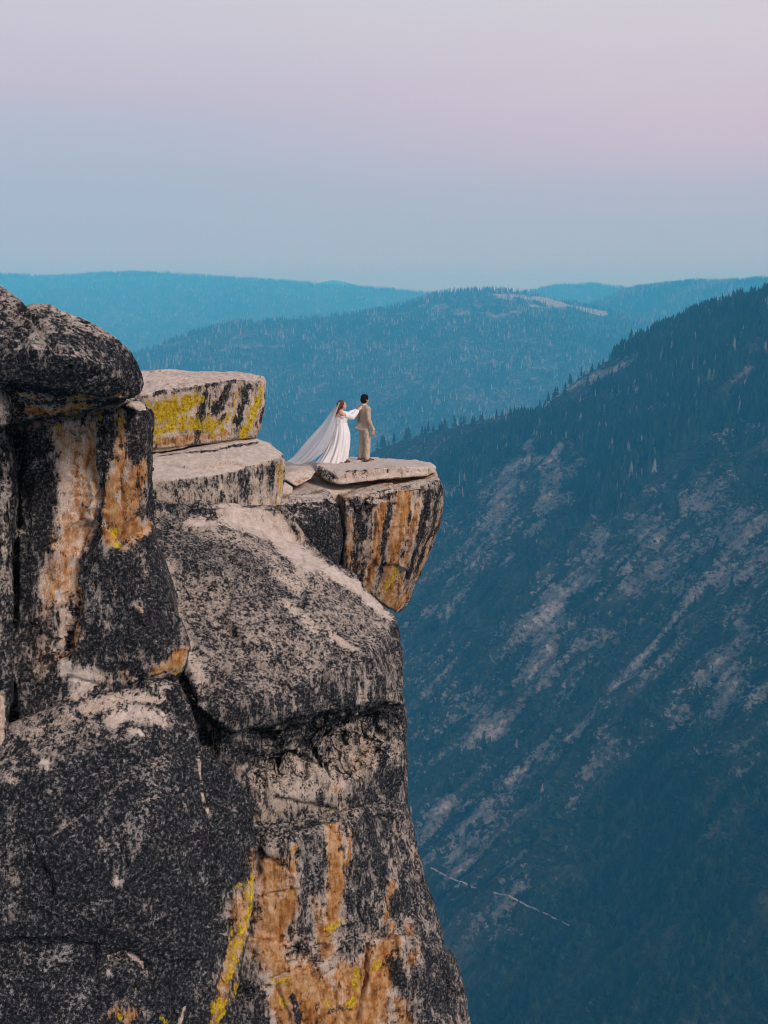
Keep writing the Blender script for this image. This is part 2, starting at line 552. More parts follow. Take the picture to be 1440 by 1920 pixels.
def bare_stone():
    """outcrops, talus chutes and the smooth nose: each one a band on the slope in world space"""
    me = canyon.data
    rock = np.full(len(CAN_CO), 0.16)
    rock += 0.42 * sstep(1 - CAN_NO[:, 2], .26, .55)
    bands = [
        # (points, half width in px, strength)
        ([(1155, 690), (1090, 715), (1040, 745), (1005, 775)], 16, .9), ([(1190, 672), (1160, 690)], 18, .7),
        ([(960, 880), (945, 930), (930, 985), (905, 1030)], 26, .62), ([(1035, 850), (1040, 900), (1030, 950)], 24, .6),
        ([(985, 830), (1000, 870)], 14, .5), ([(1075, 830), (1085, 900)], 18, .35), ([(1010, 985), (960, 1045)], 12, .5),
        ([(905, 1035), (850, 1085), (800, 1150)], 9, .6), ([(1120, 1010), (1100, 1070), (1095, 1095)], 26, .55),
        ([(1200, 990), (1260, 1030), (1230, 1090)], 40, .45), ([(1320, 930), (1370, 990), (1400, 1060)], 40, .42),
        ([(1030, 1130), (1020, 1190), (1010, 1260)], 34, .55), ([(940, 1180), (1030, 1160), (1140, 1200)], 24, .42),
        ([(1060, 1215), (1150, 1215)], 12, .5), ([(905, 1310), (915, 1360), (890, 1390)], 26, .45),
        ([(1250, 1180), (1180, 1270), (1110, 1340), (1065, 1385)], 10, .75), ([(1050, 1370), (980, 1440), (880, 1500), (790, 1530)], 8, .62),
        ([(1040, 1420), (960, 1480), (850, 1560), (800, 1610)], 9, .60), ([(990, 1290), (960, 1350), (930, 1380)], 8, .45),
        ([(1350, 1220), (1365, 1290), (1350, 1340)], 22, .55), ([(1390, 1130), (1400, 1200)], 20, .35),
        ([(1150, 1380), (1120, 1440), (1080, 1500)], 26, .50), ([(1280, 1330), (1320, 1380)], 16, .35), ([(1390, 1400), (1360, 1470)], 22, .32),
        ([(960, 1500), (880, 1590), (840, 1640)], 30, .50), ([(1000, 1600), (960, 1660), (900, 1730)], 40, .52), ([(1060, 1620), (1040, 1690)], 34, .48),
        ([(830, 1500), (790, 1560)], 16, .5), ([(1200, 760), (1260, 770)], 10, .3), ([(1340, 700), (1420, 700)], 14, .22),
        ([(1290, 820), (1400, 800)], 24, .28), ([(780, 920), (860, 930)], 14, .4), ([(800, 1000), (850, 990)], 14, .35),
    ]
    bands += [([(1300, 1120), (1230, 1200), (1150, 1290), (1060, 1385), (960, 1460), (860, 1520)], 5, .55), ([(1180, 1060), (1090, 1150), (1000, 1260), (930, 1340)], 4, .45), ([(1000, 1090), (920, 1160), (850, 1240), (790, 1300)], 5, .4),
              ([(1100, 1440), (1010, 1500), (930, 1570), (860, 1640)], 5, .5), ([(1400, 1180), (1310, 1290), (1240, 1390)], 5, .35), ([(960, 1040), (890, 1090), (820, 1160)], 5, .5), ([(1080, 1500), (1000, 1570), (940, 1650)], 6, .4), ([(880, 1210), (820, 1270), (780, 1330)], 4, .4)]
    dark = [([(900, 1130), (1000, 1050), (1080, 960)], 30, .45), ([(860, 1240), (960, 1120)], 22, .4), ([(1130, 1300), (960, 1410)], 14, .5),
            ([(880, 1420), (1010, 1380)], 16, .45), ([(1150, 1600), (1250, 1700), (1400, 1850)], 190, .55), ([(900, 1850), (1100, 1870)], 90, .55),
            ([(1200, 1480), (1400, 1560)], 70, .45), ([(1240, 1220), (1200, 1180)], 20, .4), ([(900, 1540), (820, 1590)], 9, .5), ([(960, 1640), (900, 1700)], 10, .5),
            ([(880, 860), (960, 830), (1040, 800), (1200, 830)], 26, .35), ([(1150, 900), (1300, 760), (1440, 740)], 60, .45), ([(1150, 700), (1300, 640), (1440, 600)], 30, .4)]
    warp = fbm(CAN_CO / 26.0, 5, 21, .6)
    for sgn, lst in ((1, bands), (-1, dark)):
        for pts, w, s in lst:
            ps = [h for h in hits(canyon, pts) if h is not None]
            if not ps:
                continue
            wid = w * np.mean([np.linalg.norm(h) for h in ps]) / F
            d = seg_dist(CAN_CO, ps) + warp * wid * 2.0
            m = sstep(d, wid * 1.7, wid * .4) * s
            rock += sgn * m
    set_attr(me, 'rock', np.clip(rock, -.4, 1.15))


bare_stone()


def ridge_hill(name, label, crest, run, drop, back_run, back_drop, nv, nu, amp, seed, rocky=0.1, bands=(), face=(0.0, -1.0)):
    """a long hill: its crest is a line of real points, its slopes fall away to both sides"""
    c = np.array([P(px, py, Y) for px, py, Y in crest])
    s = np.concatenate([[0], np.cumsum(np.linalg.norm(np.diff(c[:, :2], axis=0), axis=1))])
    u = np.linspace(0, s[-1], nu)
    cr = np.stack([np.interp(u, s, c[:, k]) for k in range(3)], 1)
    # soften the corners of the crest line
    for _ in range(3):
        cr[1:-1] = (cr[:-2] + 2 * cr[1:-1] + cr[2:]) / 4
    v = np.concatenate([np.linspace(-1, 0, max(6, nv // 6))[:-1], np.linspace(0, 1, nv) ** 1.25])
    U, V = np.meshgrid(np.arange(nu), v, indexing='ij')
    base = cr[U.ravel()]
    vv = V.ravel()
    dist = np.where(vv >= 0, vv * run, -vv * back_run)
    fx, fy = face
    x = base[:, 0] + np.where(vv >= 0, fx, -fx) * dist
    y = base[:, 1] + np.where(vv >= 0, fy, -fy) * dist
    rd = np.where(vv >= 0, drop * (0.35 * np.abs(vv) ** 1.8 + 0.65 * np.abs(vv)), back_drop * np.abs(vv) ** 1.3)
    z = base[:, 2] - rd
    away = sstep(np.abs(vv), 0.0, 0.25)
    q = np.stack([x / 900, y / 900, z * 0 + seed], 1)
    q2 = np.stack([x / 260, y / 420, z * 0 + seed + 5], 1)
    z = z + amp * away * (fbm(q, 4, seed) + 0.45 * (ridged(q2, 3, seed + 2) - .6)) + amp * .04 * fbm(q * 14, 3, seed)
    co = np.stack([x, y, z], 1)
    me = mesh_np(name, co, grid_faces(nu, len(v)))
    c2, no = me_arrays(me)
    if no[:, 2].mean() < 0:
        me.flip_normals(); no = -no
    o = link(name, me, M_SLOPE)
    tag(o, label, None, None, 'structure')
    rock = np.full(len(co), rocky) + .45 * fbm(co / 300, 3, seed + 9)
    warp = fbm(co / 120.0, 4, seed + 21)
    for pts, w, st in bands:
        ps = [h for h in hits(o, pts) if h is not None]
        if ps:
            wid = w * np.mean([np.linalg.norm(h) for h in ps]) / F
            d = seg_dist(co, ps) + warp * wid * 3.0
            rock += sstep(d, wid * 1.7, wid * .4) * st
    set_attr(me, 'rock', np.clip(rock, -.4, 1.3))
    return o, co, no, vv


dome_ridge = ridge_hill('hill', 'wooded hill with a bare granite dome along its crest',
    [(-500, 800, 4810), (-200, 745, 4906), (100, 712, 5050), (260, 664, 5195), (350, 628, 5291), (430, 607, 5387), (560, 599, 5483), (660, 591, 5580), (730, 578, 5676), (790, 562, 5772),
     (830, 548, 5868), (900, 544, 5916), (960, 546, 5964), (1020, 557, 5964), (1100, 574, 5964), (1140, 584, 5916), (1200, 604, 5772), (1350, 645, 5676), (1700, 705, 5676)],
    2700, 880, 1500, 420, 150, 460, 150, 3, 0.20,
    [([(945, 553), (1020, 562), (1120, 585)], 16, 1.4), ([(1000, 574), (1060, 580)], 12, 1.0), ([(840, 560), (900, 575)], 6, .6), ([(860, 585), (920, 592), (990, 585)], 9, .7), ([(830, 575), (815, 600)], 8, .6), ([(820, 590), (800, 575)], 9, .4), ([(400, 655), (520, 648)], 6, .65), ([(440, 632), (480, 628)], 3, .5),
     ([(930, 660), (960, 655)], 8, .4), ([(985, 695), (1040, 690)], 4, .5), ([(770, 800), (800, 795)], 8, .5), ([(870, 640), (1000, 640)], 20, .15), ([(1040, 590), (1130, 590)], 5, .35)])
far_ridge = ridge_hill('hill', 'long hazy forested ridge along the left skyline',
    [(-900, 522, 11780), (-300, 516, 11780), (0, 515, 11656), (100, 520, 11656), (180, 514, 11532), (250, 511, 11532), (330, 514, 11408), (400, 520, 11284), (480, 525, 11160), (560, 531, 11160), (640, 537, 11036),
     (700, 541, 10912), (790, 549, 10788), (860, 556, 10664), (1000, 580, 10664), (1200, 640, 10664)],
    4800, 1050, 2500, 500, 110, 320, 220, 17, 0.20, [([(200, 580), (330, 590)], 9, .2)])
right_far = ridge_hill('hill', 'pale hazy ridge on the right skyline behind the granite dome',
    [(820, 600, 10582), (930, 565, 10582), (980, 548, 10582), (1020, 541, 10582), (1070, 533, 10582), (1120, 534, 10582), (1170, 541, 10582), (1260, 552, 10582), (1500, 560, 10582)],
    3700, 950, 1500, 420, 60, 160, 70, 29, 0.08)
right_mid = ridge_hill('hill', 'forested ridge with standing dead trees on the right skyline',
    [(900, 690, 7668), (1020, 630, 7560), (1100, 578, 7452), (1150, 556, 7398), (1190, 543, 7344), (1240, 537, 7236), (1300, 530, 7128), (1370, 531, 7020), (1440, 524, 6912), (1600, 508, 6804), (2000, 500, 6804)],
    3100, 950, 1500, 420, 90, 240, 120, 41, 0.16)
peak = ridge_hill('mountain', 'faint distant peak on the skyline',
    [(480, 552, 16385), (560, 546, 16385), (600, 530, 16385), (625, 524, 16385), (655, 530, 16385), (690, 542, 16385), (760, 550, 16385), (900, 556, 16385)],
    1500, 500, 900, 300, 20, 60, 60, 53, 0.1)

# the land goes on all round under the hills
_g = [(-17000, -17000, -1320), (17000, -17000, -1320), (17000, 17000, -1320), (-17000, 17000, -1320)]
_n = 60
_xs = np.linspace(-17000, 17000, _n)
_X, _Y = np.meshgrid(_xs, _xs, indexing='ij')
_co = np.stack([_X.ravel(), _Y.ravel(), -1300 + 0 * _X.ravel()], 1)
_me = mesh_np('ground', _co, grid_faces(_n, _n)[:, ::-1])
if me_arrays(_me)[1][:, 2].mean() < 0:
    _me.flip_normals()
set_attr(_me, 'rock', np.full(len(_co), .05))
tag(link('ground', _me, M_SLOPE), 'wide forested valley land under the hills', None, None, 'structure')


def build_trail():
    segs = [[(808, 1628), (850, 1648), (893, 1666)], [(925, 1674), (955, 1680), (985, 1697), (1020, 1712), (1068, 1736)]]
    for i, pts in enumerate(segs):
        fine = []
        for a, b in zip(pts[:-1], pts[1:]):
            for t in np.linspace(0, 1, 8)[:-1]:
                fine.append((a[0] + (b[0] - a[0]) * t + rnd.uniform(-1, 1), a[1] + (b[1] - a[1]) * t + rnd.uniform(-.8, .8)))
        fine.append(pts[-1])
        hs = [h for h in hits(canyon, fine) if h is not None]
        co, up = [], np.array([0, 0, .9])
        for k, h in enumerate(hs):
            d = hs[min(k + 1, len(hs) - 1)] - hs[max(k - 1, 0)]
            n = np.array([-d[1], d[0], 0]); n /= np.linalg.norm(n) + 1e-9
            w = rnd.uniform(.35, .75)
            up_s = 1.0
            co += [h + up - n * w - [0, 0, 2.5], h + up * up_s - n * w * .6, h + up * up_s + n * w * .6, h + up - [0, 0, 2.5] + n * w]
        f = []
        for k in range(len(hs) - 1):
            for j in range(3):
                f.append((k * 4 + j, k * 4 + j + 1, k * 4 + j + 5, k * 4 + j + 4))
        o = link('trail', mesh_np('trail', np.array(co), np.array(f), False), M_TRAIL)
        tag(o, ['short upper stretch of pale trail on the talus nearest the cliff', 'longer lower stretch of pale trail crossing the talus fan'][i], None, None, 'structure')


M_TRAIL = simple_mat('trail_gravel', (.34, .31, .29), 0.95, .2, .3)
build_trail()

# ------------------------------------------------------------------ air
def build_haze():
    x0, x1, y0, y1, z0, z1 = -17500, 17500, -17500, 17500, HAZE_FLOOR, 270
    co = np.array([(x, y, z) for x in (x0, x1) for y in (y0, y1) for z in (z0, z1)], float)
    f = np.array([(0, 1, 3, 2), (4, 6, 7, 5), (0, 4, 5, 1), (2, 3, 7, 6), (0, 2, 6, 4), (1, 5, 7, 3)])
    mat = bpy.data.materials.new('haze')
    mat.use_nodes = True
    n, l = mat.node_tree.nodes, mat.node_tree.links
    for k in list(n):
        n.remove(k)
    v = n.new('ShaderNodeVolumePrincipled')
    v.inputs['Color'].default_value = HAZE_COLOR
    v.inputs['Absorption Color'].default_value = (.66, .66, .66, 1)
    v.inputs['Density'].default_value = HAZE_DENSITY
    out = n.new('ShaderNodeOutputMaterial')
    l.new(v.outputs[0], out.inputs['Volume'])
    o = link('haze', mesh_np('haze', co, f, False), mat)
    tag(o, 'thin blue evening haze filling the canyon', None, None, 'stuff')


HAZE_COLOR = (0.075, 0.52, 0.92, 1)
HAZE_DENSITY = 0.00020
build_haze()


# ------------------------------------------------------------------ near rocks
def hull_into(bm, pts):
    vs = [bm.verts.new(p) for p in pts]
    r = bmesh.ops.convex_hull(bm, input=vs, use_existing_faces=False)
    junk = {e for e in r['geom_interior'] + r['geom_unused'] if isinstance(e, bmesh.types.BMVert)}
    bmesh.ops.delete(bm, geom=list(junk), context='VERTS')


def remesh_np(hulls, voxel, smooth):
    me = bpy.data.meshes.new('work')
    first = bmesh.new()
    for h in hulls:
        b = bmesh.new()
        hull_into(b, h)
        tmp = bpy.data.meshes.new('t')
        b.to_mesh(tmp); b.free()
        first.from_mesh(tmp)
        bpy.data.meshes.remove(tmp)
    bmesh.ops.recalc_face_normals(first, faces=first.faces)
    first.to_mesh(me); first.free()
    o = bpy.data.objects.new('work', me)
    COL.objects.link(o)
    m = o.modifiers.new('r', 'REMESH'); m.mode = 'VOXEL'; m.voxel_size = voxel; m.use_smooth_shade = True
    s = o.modifiers.new('s', 'SMOOTH'); s.factor = 0.5; s.iterations = smooth
    dg = bpy.context.evaluated_depsgraph_get()
    dg.update()
    out = bpy.data.meshes.new_from_object(o.evaluated_get(dg))
    bpy.data.objects.remove(o)
    bpy.data.meshes.remove(me)
    return out


def fwd(pts, dy, dz=0.0, dx=-0.12):
    # the hidden back of a block: it recedes about along the line it is seen on
    return [p + Vector((dx + p.x / p.y * dy, dy, dz + p.z / p.y * dy)) for p in pts]


KEEP = {}


def rock(name, label, cat, hulls, voxel=0.045, smooth=5, amp=1.0, seed=0, dark=0.6, top=0.55, orange=0.0, yellow=0.0,
         carve=(), stains=(), strata=0.0, group=None, pale_top=0.6, steep_dark=0.0, fr=0.0, wide=1.0):
    me = remesh_np(hulls, voxel, smooth)
    co, no = me_arrays(me)
    # weathering: big swells, spalled scallops, small pits
    d = 0.10 * fbm(co / 1.5, 3, seed + 1)
    d += 0.055 * (ridged(co / 0.9, 3, seed + 2) - .55)
    if strata:
        w = co + 0.25 * np.stack([fbm(co / 1.2, 2, seed + 30)] * 3, 1)
        d += strata * fbm(w * np.array([.5, .5, 3.2]), 3, seed + 31)
    wb = co + .10 * np.stack([fbm(co / .5, 2, seed + 50), fbm(co / .5, 2, seed + 51), fbm(co / .5, 2, seed + 52)], 1)
    if fr:
        # broken along joints: tilted plates with sharp edges and open cracks between some of them
        for cell, k, st in ((1.25, .15, (1, 1, 1.8)), (.46, .10, (1, 1, 1.5))):
            o_, gap = plates(wb, cell, seed + cell, st)
            d += fr * k * cell * o_ - fr * .045 * cell * sstep(gap, .09, .0) * sstep(fbm(co / 1.1, 2, seed + 53), -.1, .25)
    co = co + no * (d * amp)[:, None]
    write_co(me, co)

    def strokes(items):
        for it in items:
            kind, pts, w, s = it
            hp = cast(me, pts)
            if hp:
                wid = w * np.mean([np.linalg.norm(h) for h in hp]) / F * (wide if kind in ('rust', 'orange', 'yellow') else 1)
                yield kind, hp, wid, s
    if carve:
        todo = list(strokes([('c', p, w, s) for p, w, s in carve]))
        _, no = me_arrays(me)
        disp = np.zeros(len(co))
        wp = fbm(co / 0.35, 3, seed + 40)
        for _, hp, wid, s in todo:
            dd = seg_dist(co, hp) + wp * wid * .5
            disp -= s * (1 - sstep(dd, wid * .15, wid * 1.05))
        co = co + no * disp[:, None]
        write_co(me, co)
    _, no = me_arrays(me)
    d = 0.026 * fbm(co / 0.26, 3, seed + 5) + 0.012 * fbm(co / 0.085, 2, seed + 6) - 0.02 * sstep(np.abs(fbm(co / np.array([.7, .7, 1.1]), 3, seed + 8)), .035, 0)
    co = co + no * (d * amp)[:, None]
    write_co(me, co)
    co, no = me_arrays(me)
    nz = no[:, 2]
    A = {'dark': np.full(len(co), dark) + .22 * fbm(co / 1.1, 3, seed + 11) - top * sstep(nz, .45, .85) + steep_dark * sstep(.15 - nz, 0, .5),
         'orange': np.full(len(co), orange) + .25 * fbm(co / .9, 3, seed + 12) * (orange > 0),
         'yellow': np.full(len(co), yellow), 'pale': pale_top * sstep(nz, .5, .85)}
    # long water stains down the steep faces
    A['dark'] += .42 * (1 - sstep(np.abs(nz), .35, .7)) * (dark > .3) * fbm(co / np.array([.22, .22, 2.4]), 3, seed + 14)
    if dark <= 0.02:
        A['dark'] = np.maximum(A['dark'], 0)
    wp = fbm(co / np.array([.45, .45, 1.1]), 3, seed + 44)
    wq = fbm(co / np.array([.07, .07, .16]), 2, seed + 45)
    for kind, hp, wid, s in strokes(stains):
        dd = seg_dist(co, hp) + wp * wid * .55 + wq * min(wid, .12)
        m = 1 - (sstep(dd, 0, wid * 1.75) if kind in ('rust', 'orange', 'yellow', 'pale') else sstep(dd, wid * .15, wid * 1.5))
        if kind == 'bare':                   # stone washed or spalled clean of lichen
            A['dark'] = A['dark'] * (1 - m * s)
        elif kind == 'pale':
            A['dark'] = A['dark'] * (1 - m * s); A['pale'] = np.maximum(A['pale'], m)
            A['orange'] *= (1 - m * s)
        elif kind == 'rust':                 # iron stain, bare of lichen
            A['orange'] = np.maximum(A['orange'], m * s); A['dark'] = A['dark'] * (1 - .66 * m * s)
        elif kind == 'grey':                 # half cover
            A['dark'] = A['dark'] * (1 - m) + s * m
            A['orange'] *= (1 - m); A['yellow'] *= (1 - m)
        else:
            k = {'dark': 'dark', 'orange': 'orange', 'yellow': 'yellow'}[kind]
            A[k] = np.maximum(A[k], m * s)
    for k in A:
        set_attr(me, k, np.clip(A[k], 0, 1.15))
    lo, hi = co.min(0), co.max(0)
    base = np.array([(lo[0] + hi[0]) / 2, (lo[1] + hi[1]) / 2, lo[2]])
    write_co(me, co - base)
    me.polygons.foreach_set('use_smooth', np.full(len(me.polygons), True, bool))
    me.name = name
    o = link(name, me, M_ROCK, None, Vector(base))
    tag(o, label, cat, group)
    KEEP[label] = o
    return o


def write_co(me, co):
    me.vertices.foreach_set('co', np.ascontiguousarray(co, np.float32).ravel())
    me.update()


_bv = {}


def cast(me, pts):
    # one search tree per state of the mesh
    key = (me.name, float(me.vertices[0].co.x), float(me.vertices[len(me.vertices) // 2].co.y))
    if _bv.get('k') != key:
        co, _ = me_arrays(me)
        lp = np.empty(len(me.loops), np.int32); me.loops.foreach_get('vertex_index', lp)
        n = len(me.polygons)
        if len(lp) == 4 * n:
            fs = lp.reshape(-1, 4).tolist()
        else:
            fs = [tuple(p.vertices) for p in me.polygons]
        _bv['t'] = BVHTree.FromPolygons(co.tolist(), fs)
        _bv['k'] = key
    out = []
    for px, py in pts:
        h = _bv['t'].ray_cast(Vector((0, 0, 0)), ray(px, py).normalized())
        if h[0] is not None:
            out.append(np.array(h[0]))
    return out


def PP(*t):
    return [P(*k) for k in t]


# the great slab with its brow, the hollow under it and the striped wall below: one body of rock
slab = [
    PP((285, 968, 20.2), (400, 955, 21.0), (540, 985, 22.0), (600, 1040, 21.6), (690, 1105, 20.8), (738, 1155, 20.4), (750, 1195, 20.0), (754, 1250, 19.4), (754, 1318, 18.8),
       (700, 1236, 18.2), (610, 1262, 17.6), (520, 1300, 17.0), (430, 1335, 16.5), (380, 1330, 16.3), (600, 1318, 17.4), (690, 1316, 18.0), (500, 1348, 16.85), (440, 1375, 16.6),
       (335, 1200, 17.6), (300, 1060, 19.0), (320, 1330, 16.8))
    + fwd(PP((300, 1000, 20.5), (600, 1040, 22), (740, 1180, 21)), 5, -1.0) + fwd(PP((752, 1318, 19), (500, 1348, 17.5), (320, 1340, 17.5)), 5, -.3),
    # neck under the step
    PP((285, 940, 20.4), (535, 950, 21.6), (285, 1000, 20.0), (545, 1000, 21.9), (600, 1045, 21.7)) + fwd(PP((285, 940, 20.4), (535, 950, 21.6), (560, 1040, 21.9)), 5),
    # the hollow's back wall
    PP((370, 1345, 17.0), (430, 1350, 16.95), (500, 1340, 17.1), (600, 1316, 17.65), (690, 1312, 18.25), (752, 1310, 19.0), (757, 1350, 19.0), (753, 1450, 19.05), (758, 1500, 19.0), (640, 1525, 17.7), (480, 1550, 17.0), (390, 1480, 16.9), (350, 1420, 17.2))
    + fwd(PP((400, 1340, 17.3), (752, 1300, 19.4), (758, 1500, 19.0), (480, 1550, 17.0)), 5),
    # striped wall with a narrow shelf on top
    PP((400, 1560, 16.6), (480, 1556, 16.75), (560, 1540, 17.1), (645, 1524, 17.45), (700, 1530, 17.9), (757, 1500, 19.0), (770, 1570, 18.7), (787, 1635, 18.5), (806, 1685, 18.35), (824, 1745, 18.2), (832, 1780, 18.1),
       (500, 1590, 16.5), (640, 1560, 17.15), (480, 1760, 16.3), (640, 1780, 16.8), (760, 1780, 17.4))
    + fwd(PP((400, 1560, 17.0), (757, 1500, 19.2), (832, 1780, 18.3), (480, 1760, 16.6)), 5),
    PP((380, 1740, 16.3), (500, 1770, 16.15), (650, 1790, 16.65), (770, 1760, 17.2), (832, 1776, 18.0), (852, 1802, 17.9), (864, 1845, 17.8), (872, 1885, 17.7), (878, 1930, 17.6), (890, 2080, 17.4), (520, 2080, 15.7), (380, 2080, 15.4), (700, 2080, 16.3), (800, 1900, 17.0))
    + fwd(PP((380, 1740, 16.3), (832, 1776, 18.2), (890, 2080, 17.4), (380, 2080, 15.6)), 6),
]
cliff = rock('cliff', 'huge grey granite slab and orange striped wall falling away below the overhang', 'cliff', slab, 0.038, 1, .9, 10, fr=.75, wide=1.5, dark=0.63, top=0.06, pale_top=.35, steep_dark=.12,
    carve=[([(330, 1240), (360, 1320), (385, 1390)], 14, .35), ([(640, 1045), (700, 1110)], 4, .05), ([(500, 1120), (545, 1165), (600, 1200)], 3, .05),
           ([(520, 1420), (590, 1400), (660, 1385), (715, 1375)], 66, .55), ([(560, 1450), (660, 1420)], 50, .2), ([(470, 1690), (500, 1670), (560, 1660)], 6, -.06), ([(600, 1760), (640, 1730), (660, 1725)], 7, -.08),
           ([(510, 1838), (560, 1820), (620, 1800), (640, 1785)], 5, .16), ([(690, 1770), (688, 1830), (672, 1920)], 4.5, .22), ([(545, 1775), (600, 1775), (585, 1800), (545, 1800)], 18, .16), ([(478, 1560), (560, 1548), (640, 1532), (740, 1530)], 7, .14), ([(500, 1680), (545, 1668), (560, 1600)], 6, .10), ([(615, 1560), (612, 1720)], 4, .08), ([(660, 1560), (672, 1700), (690, 1760)], 5, .09), ([(605, 1860), (600, 1920)], 4, .08), ([(520, 1850), (545, 1920)], 5, .1),
           ([(455, 1860), (505, 1850)], 5, .1), ([(650, 1840), (740, 1780), (752, 1700)], 12, .05), ([(725, 1450), (735, 1540), (765, 1640)], 14, .07), ([(735, 1345), (700, 1420), (690, 1480)], 8, .08)],
    stains=[('grey', [(360, 1000), (450, 1010), (540, 1070), (640, 1130), (710, 1170)], 28, .44), ('pale', [(440, 965), (500, 990), (540, 1025), (580, 1060)], 34, 1), ('pale', [(560, 1040), (640, 1085), (690, 1120), (720, 1150)], 17, .95), ('pale', [(350, 980), (420, 985)], 12, .6),
            ('bare', [(310, 1060), (330, 1130), (355, 1230), (380, 1280)], 12, .45), ('bare', [(540, 1130), (590, 1180)], 14, .5), ('bare', [(620, 1190), (660, 1215)], 12, .6), ('bare', [(520, 1070), (560, 1110)], 18, .4),
            ('grey', [(340, 1010), (420, 1060)], 40, .62), ('grey', [(380, 1120), (480, 1190), (560, 1230)], 60, .5), ('grey', [(600, 1140), (680, 1190)], 30, .5), ('grey', [(430, 1040), (470, 1080)], 26, .58),
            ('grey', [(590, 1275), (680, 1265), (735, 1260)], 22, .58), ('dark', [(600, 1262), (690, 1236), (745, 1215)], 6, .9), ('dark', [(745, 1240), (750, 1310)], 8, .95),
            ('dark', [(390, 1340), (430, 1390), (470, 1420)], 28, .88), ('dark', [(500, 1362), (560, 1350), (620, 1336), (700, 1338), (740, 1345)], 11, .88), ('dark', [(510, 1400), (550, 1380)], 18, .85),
            ('grey', [(520, 1480), (620, 1440), (700, 1400)], 56, .42), ('grey', [(470, 1530), (560, 1500)], 24, .42), ('orange', [(560, 1440), (660, 1400)], 40, .22), ('grey', [(640, 1370), (700, 1380)], 20, .5), ('dark', [(735, 1350), (720, 1430), (700, 1500)], 14, .85), ('orange', [(640, 1480), (700, 1400)], 14, .5),
            ('rust', [(626, 1482), (640, 1470)], 5, .8), ('dark', [(490, 1570), (560, 1555), (630, 1540)], 14, .8), ('yellow', [(628, 1520), (648, 1515)], 5, .8), ('dark', [(690, 1540), (710, 1640), (740, 1700)], 26, .95),
            ('rust', [(622, 1555), (630, 1600), (628, 1680), (622, 1730)], 12, 1), ('rust', [(605, 1745), (612, 1790)], 11, 1), ('rust', [(657, 1555), (652, 1620)], 4, .9), ('rust', [(550, 1590), (548, 1660), (540, 1720)], 7, .95),
            ('rust', [(510, 1620), (505, 1690), (500, 1780), (530, 1810)], 26, .75), ('bare', [(505, 1630), (500, 1680)], 16, .8), ('rust', [(535, 1700), (520, 1760)], 16, .9), ('rust', [(534, 1640), (532, 1680)], 3, .8),
            ('grey', [(580, 1580), (590, 1660), (580, 1720)], 17, .62), ('grey', [(680, 1620), (690, 1720), (660, 1790)], 22, .62), ('dark', [(560, 1780), (590, 1800)], 22, .95), ('dark', [(445, 1840), (490, 1870), (480, 1920)], 18, .95),
            ('rust', [(735, 1660), (728, 1720), (745, 1760)], 10, .8), ('rust', [(770, 1740), (775, 1800)], 12, .65), ('rust', [(715, 1800), (700, 1860), (690, 1920)], 26, 1), ('dark', [(740, 1810), (760, 1870)], 20, .85), ('rust', [(750, 1880), (760, 1920)], 16, .7),
            ('rust', [(570, 1850), (600, 1890), (640, 1900)], 46, .9), ('orange', [(500, 1660), (520, 1760), (600, 1840), (650, 1880)], 40, .5), ('rust', [(590, 1690), (600, 1740)], 8, .6), ('rust', [(640, 1830), (665, 1840), (660, 1900)], 20, .9), ('rust', [(520, 1860), (535, 1920)], 13, .95), ('dark', [(548, 1870), (560, 1920)], 8, .9), ('dark', [(620, 1895), (655, 1890)], 8, .8),
            ('yellow', [(620, 1740), (640, 1725)], 7, .75), ('yellow', [(515, 1840), (540, 1835)], 7, .75), ('yellow', [(668, 1820), (665, 1860)], 6, .75), ('yellow', [(650, 1885), (660, 1880)], 8, .8), ('yellow', [(618, 1885), (615, 1870)], 7, .75), ('yellow', [(530, 1870), (535, 1885)], 6, .75),
            ('yellow', [(708, 1800), (702, 1815)], 5, .7), ('yellow', [(804, 1690), (808, 1710)], 3, .6), ('yellow', [(800, 1655), (806, 1700)], 3, .55), ('grey', [(780, 1640), (800, 1740), (830, 1800)], 16, .6), ('dark', [(840, 1800), (850, 1900)], 14, .85)])

# the step above the slab
step_r = PP((283, 862, 21.6), (283, 850, 22.3), (400, 838, 22.6), (480, 822, 23.2), (508, 832, 23.3), (531, 851, 22.9), (533, 870, 22.6), (530, 925, 22.5), (518, 962, 22.4), (520, 990, 22.2), (283, 1000, 20.6), (400, 1000, 21.3),
            (289, 905, 20.9), (430, 886, 21.6), (505, 862, 22.2), (522, 857, 22.4), (270, 910, 20.8)) + fwd(PP((270, 850, 22.3), (480, 822, 23.2), (533, 860, 22.9), (518, 980, 22.4), (270, 1000, 20.6)), 3.2)
rock('rock_ledge', 'pale flat step of speckled granite directly below the yellow stained block', 'rock', [step_r], 0.038, 1, 0.55, 20, fr=.45, dark=0.36, top=0.5, pale_top=1.0,
    carve=[([(500, 880), (508, 950)], 7, .07), ([(520, 870), (522, 930)], 6, .08)],
    stains=[('dark', [(300, 855), (400, 845), (480, 830), (520, 840)], 7, .72), ('grey', [(300, 915), (420, 900), (500, 880)], 12, .55), ('bare', [(320, 890), (400, 870), (480, 850)], 14, .9), ('grey', [(300, 940), (420, 930), (490, 920)], 24, .47),
            ('pale', [(420, 980), (500, 985)], 20, .9), ('yellow', [(320, 945), (325, 965)], 12, .5), ('dark', [(512, 870), (510, 910)], 7, .9), ('yellow', [(529, 870), (526, 920), (518, 950)], 5, .72), ('orange', [(525, 880), (515, 950)], 10, .6)])

